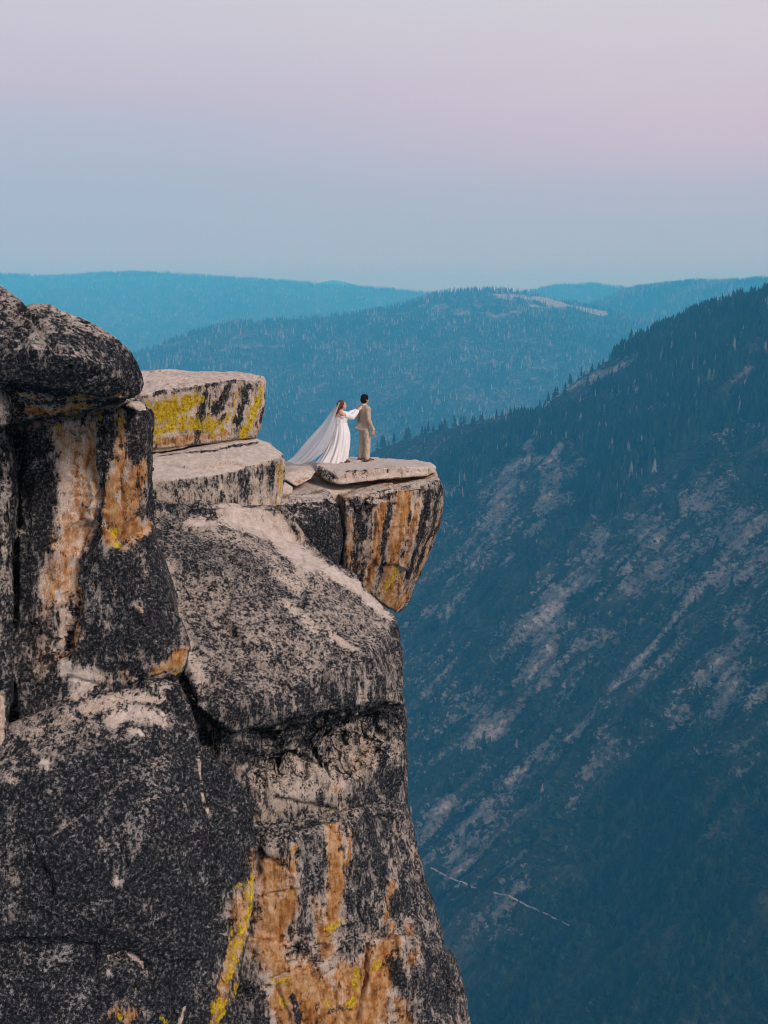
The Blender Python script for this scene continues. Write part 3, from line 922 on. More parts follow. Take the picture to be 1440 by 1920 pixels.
# block with yellow lichen
blk = PP((262, 697, 23.6), (340, 696, 24.0), (440, 699, 24.3), (493, 706, 24.0), (498, 716, 23.6), (496, 760, 23.4), (489, 800, 23.4), (478, 824, 23.2), (380, 836, 22.7), (262, 850, 22.1), (262, 742, 22.0), (362, 724, 22.6), (452, 710, 23.0), (485, 712, 23.2)) \
    + fwd(PP((255, 700, 23.6), (490, 710, 24.0), (478, 822, 23.4), (255, 850, 22.4)), 2.6)
rock('rock_block', 'square granite block covered in yellow lichen behind the dark round boulder', 'rock', [blk], 0.034, 1, 0.5, 30, fr=.6, wide=1.2, dark=0.34, top=0.5, orange=.34, pale_top=1.0,
    carve=[([(283, 847), (380, 836), (478, 823)], 4, .06), ([(455, 715), (440, 800)], 6, .05)],
    stains=[('yellow', [(285, 775), (340, 762), (370, 748)], 20, .92), ('yellow', [(290, 812), (340, 790), (400, 800)], 20, .74), ('yellow', [(490, 730), (475, 770), (458, 815)], 9, 1.0), ('yellow', [(440, 770), (400, 820)], 9, .66), ('yellow', [(448, 735), (440, 755)], 5, .66),
            ('dark', [(385, 740), (375, 790), (368, 828)], 13, .95), ('dark', [(425, 728), (405, 770)], 13, .8), ('dark', [(468, 722), (452, 770), (445, 790)], 9, .95), ('dark', [(497, 735), (488, 790)], 5, 1), ('dark', [(420, 780), (385, 820)], 8, .6),
            ('dark', [(290, 738), (360, 728), (440, 714)], 6, .7), ('rust', [(290, 830), (350, 825), (420, 815)], 10, .7)])

# overhanging point
prom = [
    PP((646, 932, 24.1), (650, 948, 23.95), (700, 932, 24.0), (780, 912, 24.2), (826, 898, 24.9), (832, 912, 24.9), (831, 962, 25.2), (820, 1012, 25.4), (806, 1042, 25.5), (790, 1080, 25.6), (772, 1120, 25.7), (765, 1136, 25.6), (742, 1148, 25.0), (700, 1120, 24.6),
       (650, 1080, 23.95), (700, 1010, 23.9), (780, 1000, 24.3), (816, 884, 26.3), (640, 892, 26.8), (730, 885, 27.0)) + fwd(PP((660, 930, 25), (826, 905, 25.2), (760, 1130, 26), (660, 1100, 25)), 1.6, .0) + PP((610, 915, 25.6), (612, 1030, 25.6)),
]
rock('rock_overhang', 'jutting granite overhang with black and orange vertical streaks under the couple', 'rock', prom, 0.032, 1, 0.62, 40, fr=.9, wide=1.35, dark=0.46, top=0.35, orange=.46, pale_top=.9,
    carve=[([(705, 950), (700, 1010), (690, 1090)], 4, .10), ([(690, 945), (725, 935)], 7, .10), ([(740, 950), (720, 1050), (715, 1100)], 9, .05), ([(785, 935), (770, 1000), (750, 1080)], 7, .05), ([(650, 935), (665, 960)], 5, .08), ([(830, 930), (790, 1060)], 5, .04)],
    stains=[('dark', [(820, 930), (808, 1000), (785, 1060)], 9, .95), ('dark', [(690, 960), (680, 1060)], 6, .9), ('pale', [(640, 925), (700, 912), (770, 900)], 8, .8), ('rust', [(716, 950), (706, 1020), (698, 1080), (690, 1100)], 10, .8), ('bare', [(705, 1010), (695, 1080)], 7, .9), ('dark', [(735, 945), (722, 1010), (712, 1090)], 9, 1), ('rust', [(760, 925), (745, 1000), (728, 1090), (730, 1130)], 13, .95),
            ('bare', [(757, 920), (752, 950)], 5, .9), ('rust', [(787, 945), (770, 1000), (758, 1060), (745, 1110)], 7, .7), ('rust', [(832, 930), (822, 1010), (795, 1075), (775, 1110)], 7, 1), ('orange', [(820, 980), (780, 1080)], 6, .8), ('rust', [(760, 1120), (735, 1140)], 12, .9),
            ('dark', [(805, 925), (790, 990), (765, 1080)], 12, 1), ('dark', [(770, 960), (755, 1040)], 4, .75), ('yellow', [(745, 1070), (725, 1105)], 6, .76), ('yellow', [(755, 905), (775, 900)], 5, .75), ('rust', [(655, 970), (652, 1050)], 6, .6), ('rust', [(672, 975), (660, 1030)], 4, .55),
            ('dark', [(668, 940), (680, 1000), (670, 1080)], 13, .9), ('grey', [(700, 925), (760, 915), (815, 905)], 7, .55), ('yellow', [(745, 1060), (738, 1085)], 4, .7)])
rock('rock_block', 'black lichen covered block wedged left of the streaked overhang', 'rock',
    [PP((515, 948, 23.0), (520, 930, 23.4), (560, 932, 23.5), (612, 935, 23.6), (630, 945, 23.6), (634, 970, 23.5), (640, 1010, 23.6), (636, 1050, 23.6), (628, 1085, 23.5), (560, 1040, 23.0), (515, 990, 22.9), (575, 985, 22.95), (522, 918, 24.6), (610, 915, 25.0))
     + fwd(PP((515, 935, 23.6), (630, 945, 24), (630, 1080, 24), (515, 990, 23.4)), 1.4)], 0.034, 1, 0.5, 47, fr=.7, dark=0.93, top=.55, pale_top=.9,
    stains=[('orange', [(622, 950), (630, 1000)], 5, .6), ('bare', [(540, 928), (600, 930)], 5, .8)])
rock('rock_ledge', 'low pale granite shelf running behind the small slabs under the couple', 'rock',
    [PP((512, 918, 24.8), (545, 896, 26.0), (600, 886, 26.6), (650, 892, 26.6), (640, 925, 24.8), (700, 905, 25.4), (600, 935, 24.2), (540, 934, 24.0), (510, 936, 24.0), (512, 960, 24.2), (600, 965, 24.2)) + fwd(PP((512, 918, 24.8), (650, 910, 25.5), (600, 960, 24.4)), 2.5)],
    0.032, 1, 0.4, 52, fr=.5, dark=.18, top=.3, pale_top=1.0)
cap = PP((592, 872, 25.6), (605, 866, 27.0), (640, 859, 27.8), (660, 858, 28.4), (720, 859, 28.4), (780, 863, 27.8), (808, 868, 27.2), (817, 876, 26.4), (816, 886, 25.9), (800, 891, 25.4), (735, 897, 24.9), (640, 908, 24.5), (628, 906, 24.5),
         (612, 899, 24.8), (596, 886, 25.2), (632, 890, 24.6), (660, 882, 24.7), (740, 876, 25.0), (800, 877, 25.5), (600, 877, 25.3)) + fwd(PP((600, 890, 25.4), (816, 886, 26.2)), 2.2)
capstone = rock('capstone', 'flat pale granite slab that the couple stands on', 'rock', [cap], 0.028, 1, 0.42, 60, fr=.4, dark=.30, top=.5, orange=.14, pale_top=1.0,
    carve=[([(752, 878), (753, 893)], 2, .04), ([(630, 898), (612, 884)], 5, .05)],
    stains=[('orange', [(640, 895), (700, 884), (760, 878)], 5, .5), ('dark', [(600, 882), (622, 895)], 11, .62), ('grey', [(650, 884), (700, 879), (760, 876)], 4, .6), ('pale', [(645, 903), (720, 894), (790, 884)], 5, .7), ('grey', [(760, 884), (805, 884)], 5, .42)])
rock('small_slab', 'small rounded stone slab at the end of the bridal veil beside the flat capstone', 'rock',
    [PP((521, 878, 25.6), (545, 872, 26.0), (575, 874, 26.0), (590, 880, 25.6), (592, 884, 25.2), (584, 898, 24.7), (556, 912, 24.4), (545, 905, 24.4), (522, 892, 24.6), (560, 880, 24.9)) + fwd(PP((531, 880, 25.6), (588, 884, 25.4), (556, 908, 24.8)), 1.0)],
    0.03, 4, 0.35, 71, dark=.24, top=.3, pale_top=.9, stains=[('orange', [(555, 905), (580, 895)], 5, .6)])
rock('back_slab', 'thin pale stone seen just behind the trailing veil', 'rock',
    [PP((524, 866, 27.4), (560, 865, 27.6), (600, 866, 27.4), (620, 872, 26.8), (600, 884, 26.2), (524, 884, 26.2), (560, 874, 26.4)) + fwd(PP((524, 870, 27.4), (610, 872, 27.2)), 1.2, -.3)], 0.03, 2, 0.3, 74, dark=.08, top=.2, pale_top=1)
rock('small_slab', 'small pale stone tucked under the left end of the rounded slab', 'rock',
    [PP((524, 905, 24.3), (535, 903, 24.6), (549, 914, 24.3), (547, 926, 24.0), (528, 930, 23.9), (520, 922, 24.0)) + fwd(PP((524, 910, 24.4), (547, 918, 24.3)), .7)], 0.025, 3, 0.25, 77, dark=.05, pale_top=1)
rock('stone_chip', 'small bluish stone lodged in the top notch of the overhang', 'rock',
    [PP((686, 938, 23.75), (700, 934, 23.9), (720, 937, 23.9), (712, 945, 23.7), (694, 946, 23.65)) + fwd(PP((690, 940, 23.8), (716, 940, 23.9)), .35)], 0.015, 3, 0.12, 79, dark=.62, top=.1, pale_top=.0)

# left wall
wall = [
    PP((55, 812, 15.4), (100, 795, 15.3), (195, 768, 15.1), (235, 763, 15.2), (278, 770, 15.4), (283, 785, 15.5), (282, 880, 15.5), (280, 985, 15.4), (284, 1005, 15.4), (200, 900, 14.95), (120, 900, 15.05), (60, 900, 15.1), (60, 1100, 14.8), (200, 1060, 14.85), (260, 900, 15.1), (265, 790, 15.15))
    + PP((40, 735, 16.9), (235, 730, 17.2)) + fwd(PP((40, 800, 15.5), (280, 775, 15.6), (284, 1005, 15.6)), 5) + PP((40, 1300, 14.5), (284, 1100, 15.2)),
    PP((284, 1000, 15.4), (292, 1030, 15.4), (305, 1070, 15.3), (318, 1115, 15.2), (336, 1170, 15.1), (346, 1215, 15.0), (344, 1245, 14.95), (325, 1275, 14.9), (295, 1295, 14.85), (180, 1310, 14.5), (60, 1385, 14.2), (30, 1390, 14.2), (30, 1000, 14.95), (200, 1010, 14.85), (250, 1100, 14.7), (280, 1200, 14.6), (180, 1240, 14.6))
    + fwd(PP((30, 1000, 15), (290, 1010, 15.5), (346, 1225, 15.2), (60, 1400, 14.4)), 4.5),
    # standing pillar at the far left
    PP((-260, 740, 14.6), (-260, 1500, 13.6), (-30, 790, 14.7), (10, 800, 14.75), (24, 860, 14.7), (28, 1040, 14.4), (26, 1200, 14.2), (20, 1350, 13.95), (0, 1420, 13.8), (-40, 1000, 14.3), (-20, 1250, 14.0)) + fwd(PP((-260, 760, 14.8), (20, 810, 14.9), (15, 1400, 14.2), (-260, 1500, 14)), 4),
    PP((-300, 770, 15.6), (60, 780, 15.6), (60, 1420, 14.6), (-300, 1420, 14.6)) + fwd(PP((-300, 770, 15.6), (60, 780, 15.6), (60, 1420, 14.6), (-300, 1420, 14.6)), 4.5),
]
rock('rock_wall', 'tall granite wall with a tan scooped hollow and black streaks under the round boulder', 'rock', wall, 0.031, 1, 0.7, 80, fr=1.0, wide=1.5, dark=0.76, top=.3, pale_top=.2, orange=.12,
    carve=[([(150, 830), (150, 930), (140, 1010)], 42, .16), ([(150, 1000), (130, 1080), (125, 1150), (115, 1215)], 28, .20), ([(172, 870), (182, 930), (176, 985)], 12, .10), ([(118, 1190), (125, 1215)], 14, .12), ([(26, 800), (30, 950), (27, 1100), (27, 1180)], 6, .35),
           ([(110, 815), (150, 812), (185, 806)], 2.2, .05), ([(128, 928), (165, 930)], 2, .05), ([(60, 1290), (130, 1270), (200, 1290), (260, 1270)], 5, .06), ([(170, 1300), (250, 1285), (310, 1262)], 4, .08), ([(180, 1035), (230, 1025), (275, 1010)], 3, .10),
           ([(190, 780), (192, 900), (188, 1000)], 4, .05), ([(230, 1120), (250, 1160), (290, 1200)], 8, .05), ([(225, 800), (228, 940)], 4, .035), ([(140, 1310), (60, 1350)], 4, .06), ([(120, 1130), (145, 1120), (155, 1100)], 3, .05), ([(305, 1215), (335, 1205)], 3, .06), ([(235, 985), (262, 970)], 4, .05)],
    stains=[('bare', [(130, 820), (150, 900), (150, 960)], 38, .95), ('orange', [(130, 820), (150, 900), (150, 960)], 40, .50), ('rust', [(170, 800), (175, 860), (180, 960)], 17, .62), ('orange', [(140, 990), (120, 1080), (110, 1170), (90, 1240)], 38, .60), ('orange', [(230, 800), (240, 900), (240, 980)], 40, .6), ('bare', [(150, 880), (140, 1000), (120, 1100)], 30, .85), ('rust', [(165, 1000), (150, 1120), (140, 1200)], 9, .85),
            ('bare', [(90, 900), (95, 1000), (85, 1100)], 12, .55), ('rust', [(92, 1120), (80, 1250)], 10, .5), ('pale', [(150, 1020), (135, 1060)], 5, .8), ('pale', [(108, 1110), (100, 1220)], 4, .8), ('grey', [(125, 1150), (118, 1200)], 12, .12),
            ('dark', [(85, 840), (85, 950), (60, 1050)], 24, .95), ('dark', [(205, 780), (198, 880), (188, 960)], 11, 1.05), ('rust', [(225, 775), (222, 860), (215, 960)], 9, .9), ('dark', [(248, 780), (252, 850), (270, 930)], 13, 1.02), ('rust', [(255, 890), (245, 940), (240, 990)], 20, .95), ('rust', [(215, 900), (205, 960), (210, 1010)], 14, .8),
            ('yellow', [(210, 1000), (218, 1018)], 9, .85), ('yellow', [(225, 925), (215, 955)], 5, .66), ('yellow', [(222, 785), (228, 800)], 4, .7), ('yellow', [(187, 775), (190, 785)], 6, .6), ('rust', [(265, 990), (278, 985)], 10, .9), ('yellow', [(268, 985), (280, 978)], 4, .6), ('dark', [(278, 800), (279, 960)], 5, 1),
            ('dark', [(230, 1080), (270, 1120), (300, 1190)], 34, .92), ('grey', [(175, 1060), (180, 1130), (200, 1180)], 15, .62), ('grey', [(200, 1230), (260, 1230), (300, 1260)], 20, .64), ('rust', [(300, 1255), (330, 1240), (340, 1225)], 12, .95), ('yellow', [(328, 1262), (340, 1250)], 5, .7), ('bare', [(255, 1130), (265, 1145)], 9, .5), ('orange', [(260, 1145), (268, 1150)], 6, .6),
            ('rust', [(190, 1270), (230, 1260)], 12, .6), ('pale', [(120, 1260), (170, 1270), (150, 1300)], 16, .7), ('dark', [(60, 1290), (110, 1290)], 22, .85), ('rust', [(200, 1285), (250, 1275)], 7, .5), ('grey', [(10, 850), (10, 1000), (8, 1200)], 12, .52), ('bare', [(4, 1300), (0, 1400)], 6, .8), ('yellow', [(72, 1270), (75, 1280)], 4, .6), ('yellow', [(145, 1080), (150, 1100)], 4, .6),
            ('orange', [(60, 800), (120, 800)], 12, .5), ('yellow', [(100, 803), (130, 797)], 6, .5)])

# round dark boulder on top
bld = [
    PP((-420, 600, 13.9), (-330, 520, 14.0), (-260, 490, 13.9), (-100, 502, 13.8), (0, 541, 13.7), (22, 556, 13.6), (45, 574, 13.5), (30, 650, 13.0), (-40, 620, 13.0), (-200, 620, 13.0), (-200, 720, 13.1), (20, 730, 13.2)) + fwd(PP((-260, 480, 14), (0, 545, 14), (45, 580, 14), (-200, 720, 14)), 2.2),
    PP((20, 590, 13.6), (62, 573, 13.7), (80, 574, 13.75), (112, 584, 13.8), (150, 600, 13.85), (185, 613, 13.9), (218, 632, 13.95), (243, 655, 14.0), (260, 680, 14.05), (268, 702, 14.1), (270, 722, 14.1), (264, 740, 14.05), (245, 750, 13.95),
       (180, 740, 13.5), (100, 730, 13.2), (30, 715, 13.0), (-60, 715, 12.9), (50, 650, 12.9), (130, 670, 13.0), (200, 690, 13.35), (60, 610, 13.2), (140, 625, 13.4)) + fwd(PP((60, 580, 14), (240, 660, 14.2), (268, 715, 14.2), (60, 730, 13.8)), 2.0),
    PP((20, 700, 13.3), (240, 735, 14.0), (236, 752, 14.1), (190, 759, 14.0), (150, 770, 13.9), (95, 784, 13.8), (52, 789, 13.8), (28, 770, 13.7), (18, 740, 13.5), (100, 740, 13.45), (-120, 735, 13.5)) + fwd(PP((20, 720, 14), (236, 745, 14.2), (60, 780, 14)), 1.8),
]
rock('boulder', 'big rounded black boulder with an orange underside resting on the rock wall', 'boulder', bld, 0.03, 5, 0.7, 90, fr=.35, wide=1.3, dark=0.80, top=.36, pale_top=.2, strata=.02,
    carve=[([(40, 575), (75, 610), (110, 660)], 10, .10), ([(20, 590), (60, 620)], 5, .05), ([(130, 690), (135, 640)], 8, .05), ([(20, 722), (120, 735), (230, 742)], 4, .06), ([(60, 752), (140, 756), (200, 748)], 3, .05)],
    stains=[('rust', [(40, 740), (120, 745), (230, 742)], 8, .75), ('rust', [(40, 770), (100, 772), (160, 760)], 14, .85), ('dark', [(60, 752), (120, 756)], 5, .8), ('dark', [(30, 745), (40, 775)], 10, .8), ('yellow', [(130, 765), (135, 758)], 5, .55), ('yellow', [(158, 740), (160, 736)], 5, .6),
            ('grey', [(20, 570), (60, 610), (90, 640)], 20, .60), ('grey', [(70, 590), (130, 605)], 14, .62), ('grey', [(160, 710), (220, 700)], 16, .64), ('dark', [(100, 640), (180, 640), (240, 700)], 26, .93), ('orange', [(0, 560), (60, 600)], 26, .35), ('grey', [(60, 640), (110, 655)], 10, .55)])
rock('rock_chunk', 'small grey upright rock tucked under the left edge of the round boulder', 'rock',
    [PP((-60, 725, 13.4), (5, 722, 13.4), (18, 735, 13.5), (22, 765, 13.5), (18, 792, 13.5), (0, 800, 13.4), (-60, 800, 13.3), (-20, 760, 13.2)) + fwd(PP((-60, 730, 13.5), (18, 740, 13.6), (18, 792, 13.6)), .8)], 0.022, 4, 0.35, 97, dark=.5, pale_top=.1)
rock('stone_flake', 'thin flake of stone wedged under the right end of the round boulder', 'rock',
    [PP((235, 762, 14.5), (245, 752, 14.6), (262, 752, 14.7), (274, 760, 14.7), (276, 770, 14.6), (262, 772, 14.5)) + fwd(PP((240, 758, 14.6), (272, 764, 14.7)), .6)], 0.018, 3, 0.2, 99, dark=.75, pale_top=.1)

# lower left boulder
low = [
    PP((-300, 1480, 13.6), (0, 1412, 14.0), (50, 1372, 14.1), (100, 1338, 14.2), (150, 1308, 14.3), (240, 1288, 14.5), (300, 1284, 14.6), (327, 1290, 14.6), (346, 1322, 14.5), (366, 1372, 14.4), (377, 1402, 14.3), (395, 1600, 13.6), (330, 1700, 13.1), (380, 1800, 13.0),
       (100, 1420, 13.5), (250, 1380, 13.7), (0, 1480, 13.3), (-200, 1560, 13.0), (60, 1600, 12.75), (200, 1600, 12.85), (300, 1520, 13.2), (100, 1760, 12.5), (260, 1740, 12.7), (-200, 1760, 12.5))
    + fwd(PP((-300, 1480, 14), (240, 1300, 14.6), (370, 1400, 14.5), (380, 1800, 13.4), (-200, 1800, 13)), 2.6),
    PP((365, 1390, 14.7), (380, 1402, 14.75), (420, 1440, 14.8), (448, 1470, 14.85), (462, 1495, 14.8), (474, 1545, 14.7), (481, 1600, 14.55), (478, 1680, 14.3), (468, 1750, 14.05), (430, 1830, 13.7), (380, 1600, 13.9), (420, 1560, 14.2), (360, 1800, 13.4)) + fwd(PP((380, 1410, 15), (474, 1560, 15), (460, 1770, 14.4), (370, 1800, 14)), 1.8),
    PP((-300, 1740, 12.6), (100, 1800, 12.55), (250, 1770, 12.75), (330, 1730, 13.1), (462, 1760, 14.0), (450, 1840, 13.6), (430, 1900, 13.3), (405, 1990, 13.1), (380, 2100, 12.9), (100, 2100, 12.0), (-300, 2100, 11.9), (200, 1860, 12.65), (330, 1860, 12.85))
    + fwd(PP((-300, 1740, 13), (450, 1780, 14.2), (380, 2100, 13.2), (-300, 2100, 12.4)), 2.4),
]
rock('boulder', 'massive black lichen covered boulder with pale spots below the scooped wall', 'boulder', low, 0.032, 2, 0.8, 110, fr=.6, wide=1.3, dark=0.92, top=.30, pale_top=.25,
    carve=[([(100, 1560), (180, 1500), (280, 1420), (320, 1410)], 8, .07), ([(55, 1570), (90, 1650), (110, 1760)], 10, .10), ([(150, 1340), (140, 1375)], 5, .06), ([(0, 1430), (80, 1370), (150, 1340), (230, 1305)], 5, .05), ([(205, 1800), (240, 1790), (270, 1815)], 12, .14), ([(372, 1400), (385, 1500), (395, 1580)], 9, .16),
           ([(0, 1820), (120, 1815), (200, 1815)], 4, .05), ([(300, 1720), (340, 1700)], 10, -.06), ([(430, 1700), (440, 1760), (415, 1850)], 12, .10), ([(310, 1840), (330, 1920)], 8, .06), ([(330, 1320), (350, 1380)], 5, .05)],
    stains=[('pale', [(215, 1345), (260, 1335), (300, 1350)], 16, .75), ('pale', [(250, 1370), (275, 1380)], 9, .7), ('grey', [(160, 1330), (230, 1310), (300, 1300)], 16, .22), ('grey', [(60, 1380), (130, 1340)], 12, .42), ('grey', [(20, 1460), (80, 1430), (180, 1400)], 14, .62), ('pale', [(82, 1430), (88, 1436)], 8, .6), ('pale', [(15, 1460), (30, 1465)], 7, .5),
            ('grey', [(180, 1510), (200, 1590)], 16, .68), ('grey', [(240, 1540), (250, 1600), (220, 1650)], 14, .66), ('grey', [(20, 1600), (20, 1720)], 24, .70), ('grey', [(120, 1700), (125, 1780)], 12, .68), ('grey', [(310, 1590), (340, 1600)], 14, .72), ('pale', [(215, 1650), (220, 1655)], 8, .4),
            ('pale', [(200, 1795), (230, 1783), (262, 1800), (270, 1812)], 3.5, .8), ('pale', [(206, 1822), (212, 1832)], 7, .6), ('dark', [(225, 1815), (255, 1825)], 14, 1), ('pale', [(310, 1790), (328, 1797)], 5, .5), ('grey', [(300, 1760), (330, 1740)], 10, .62), ('bare', [(372, 1420), (380, 1500), (388, 1520)], 4, .85), ('dark', [(400, 1435), (440, 1480), (462, 1550), (468, 1590)], 22, 1.12), ('dark', [(100, 1600), (105, 1700), (120, 1780)], 26, 1.1), ('dark', [(200, 1560), (250, 1480), (330, 1450)], 22, 1.1), ('dark', [(300, 1640), (330, 1720)], 34, 1.12), ('dark', [(60, 1860), (180, 1870), (330, 1880)], 26, 1.12), ('dark', [(400, 1700), (390, 1800)], 26, 1.12),
            ('rust', [(470, 1600), (475, 1660)], 9, .75), ('rust', [(450, 1690), (455, 1740), (430, 1820), (410, 1900)], 22, .75), ('yellow', [(470, 1660), (472, 1700), (455, 1740), (440, 1790), (430, 1830)], 15, .72), ('yellow', [(440, 1780), (425, 1840)], 14, .62), ('yellow', [(440, 1665), (450, 1660)], 6, .7), ('yellow', [(445, 1850), (435, 1870), (405, 1890)], 13, .7), ('yellow', [(420, 1900), (400, 1920)], 8, .72),
            ('rust', [(220, 1900), (250, 1910)], 16, .7), ('yellow', [(222, 1905), (225, 1910)], 5, .6), ('yellow', [(305, 1905), (310, 1915)], 5, .6), ('yellow', [(250, 1855), (252, 1860)], 4, .6), ('dark', [(330, 1880), (320, 1920)], 14, .95), ('bare', [(345, 1890), (335, 1920)], 4, .8)])

# the unseen mass that carries it all
base = [PP((-700, 830, 18.5), (120, 850, 18.5), (200, 900, 19.5), (240, 900, 26), (-700, 800, 26), (200, 840, 36), (-900, 840, 36), (-700, 1500, 17), (280, 1400, 19.5), (560, 1250, 24.5), (640, 1340, 23.5), (650, 1560, 22.5), (600, 1300, 36), (650, 1560, 36), (-900, 1560, 36)),
        PP((-700, 1480, 16.5), (250, 1500, 17.6), (650, 1540, 22), (640, 1540, 38), (-900, 1540, 38)) + [Vector(k) for k in ((-16, 12.5, -60), (-2, 13.5, -60), (1.2, 16, -60), (2, 40, -60), (-30, 46, -60))] + PP((740, 1800, 20), (760, 1900, 19.8), (770, 2080, 19), (350, 2080, 15.0))]
rock('bedrock', 'solid granite core of the cliff carrying the slabs and boulders', None, base, 0.22, 3, 1.0, 130, dark=.7)['kind'] = 'structure'


# ------------------------------------------------------------------ trees of the canyon
def leaf_mat(name, lo, hi, scale=.35):
    t = NT(name)
    v = t.coord()
    n = t.noise(v, 6.0, 3, .7)
    oi = t.n.new('ShaderNodeObjectInfo')
    k = t.math('ADD', t.math('MULTIPLY', n, .6), t.math('MULTIPLY', oi.outputs['Random'], .4))
    t.set(t.bsdf.inputs['Base Color'], t.ramp(k, [(0.25, C(*lo)), (0.75, C(*hi))]))
    t.bsdf.inputs['Roughness'].default_value = .9
    t.bsdf.inputs['Specular IOR Level'].default_value = .1
    return t.mat


M_NEEDLE = leaf_mat('needles', (.006, .014, .010), (.034, .052, .031))
M_SNAG = leaf_mat('dead_wood', (.08, .072, .07), (.32, .285, .27))
M_BARK = leaf_mat('bark', (.05, .035, .025), (.12, .085, .06))
M_SHRUB = leaf_mat('brush_leaves', (.007, .014, .010), (.032, .044, .027))


def tier_mesh(name, seed, tiers, width, sparse, mats, droop=.35):
    """a conifer of unit height: tapered trunk and ragged whorls of boughs"""
    r = random.Random(seed)
    co, f, mi = [], [], []

    def add(vs, fs, m):
        b = len(co)
        co.extend(vs)
        for q in fs:
            f.append(tuple(b + i for i in q)); mi.append(m)
    n = 5
    pts = []
    for z, w in ((0, .022), (.5, .012), (1.0, .001)):
        for k in range(n):
            a = 2 * math.pi * k / n
            pts.append((w * math.cos(a), w * math.sin(a), z))
    fs = []
    for lv in (0, 1):
        for k in range(n):
            a0, a1 = lv * n + k, lv * n + (k + 1) % n
            fs += [(a0, a1, a1 + n), (a0, a1 + n, a0 + n)]
    add(pts, fs, 0)
    z0 = r.uniform(.10, .24)
    for t in range(tiers):
        u = t / (tiers - 1)
        zc = z0 + (0.93 - z0) * u
        rad = width * (1 - u) ** .8 * r.uniform(.75, 1.15) + .012
        if r.random() < sparse:
            continue
        hgt = (1.0 - z0) / tiers * r.uniform(1.5, 2.2)
        m = r.choice((6, 7, 8))
        vs = [(0, 0, min(zc + hgt, 1.0))]
        a0 = r.uniform(0, 6.28)
        for k in range(m * 2):
            a = a0 + math.pi * k / m + r.uniform(-.12, .12)
            q = rad * (r.uniform(.8, 1.25) if k % 2 == 0 else r.uniform(.28, .5))
            vs.append((q * math.cos(a), q * math.sin(a), zc - (rad * droop * r.uniform(.6, 1.5) if k % 2 == 0 else -.1 * rad)))
        fs = [(0, 1 + k, 1 + (k + 1) % (m * 2)) for k in range(m * 2)]
        add(vs, fs, 1)
    me = mesh_np(name, np.array(co), np.array(f), False)
    for m in mats:
        me.materials.append(m)
    me.polygons.foreach_set('material_index', np.array(mi, np.int32))
    return me


def snag_mesh(name, seed):
    """a standing dead tree: bleached tapering trunk, broken top, short bare limbs"""
    r = random.Random(seed)
    co, f = [], []

    def limb(a, b, w0, w1, n=4):
        a, b = Vector(a), Vector(b)
        d = (b - a).normalized()
        s = d.orthogonal().normalized(); q = d.cross(s)
        base = len(co)
        for p, w in ((a, w0), (b, w1)):
            for k in range(n):
                an = 2 * math.pi * k / n
                co.append(p + s * w * math.cos(an) + q * w * math.sin(an))
        for k in range(n):
            k2 = (k + 1) % n
            f.append((base + k, base + k2, base + n + k2)); f.append((base + k, base + n + k2, base + n + k))
    limb((0, 0, 0), (r.uniform(-.01, .01), 0, .55), .030, .020, 5)
    limb((0, 0, .55), (r.uniform(-.02, .02), 0, 1.0), .020, .004, 5)
    for k in range(15):
        z = r.uniform(.32, .93); a = r.uniform(0, 6.28); L = r.uniform(.04, .12) * (1.15 - z)
        limb((0, 0, z), (L * 1.3 * math.cos(a), L * 1.3 * math.sin(a), z + r.uniform(-.03, .05)), .009, .003, 3)
    me = mesh_np(name, np.array([tuple(c) for c in co]), np.array(f), False)
    me.materials.append(M_SNAG)
    return me


def shrub_mesh(name, seed):
    bm = bmesh.new()
    bmesh.ops.create_icosphere(bm, subdivisions=2, radius=.5)
    r = random.Random(seed)
    for v in bm.verts:
        k = r.uniform(.7, 1.2)
        v.co *= k
        v.co.z = v.co.z * .75 + .22
    me = bpy.data.meshes.new(name)
    bm.to_mesh(me); bm.free()
    me.materials.append(M_SHRUB)
    return me


CONIFERS = [tier_mesh('conifer_%s' % k, s, t, w, sp, (M_BARK, M_NEEDLE)) for k, s, t, w, sp in
            (('full', 1, 9, .17, .0), ('slim', 2, 11, .12, .05), ('ragged', 3, 9, .15, .18), ('young', 4, 7, .21, .0))]
SNAGS = [snag_mesh('snag_tall', 11), snag_mesh('snag_bent', 12)] + [tier_mesh('snag_browned', 13, 9, .125, .22, (M_SNAG, M_SNAG), .6)]
SHRUBS = [shrub_mesh('shrub_round', 21), shrub_mesh('shrub_low', 22)]
PROTO = {}
for key, lst in (('conifer', CONIFERS), ('snag', SNAGS), ('shrub', SHRUBS)):
    c = bpy.data.collections.new('kinds_of_' + key)
    for i, me in enumerate(lst):
        c.objects.link(bpy.data.objects.new('%s_kind_%d' % (key, i), me))
    PROTO[key] = c


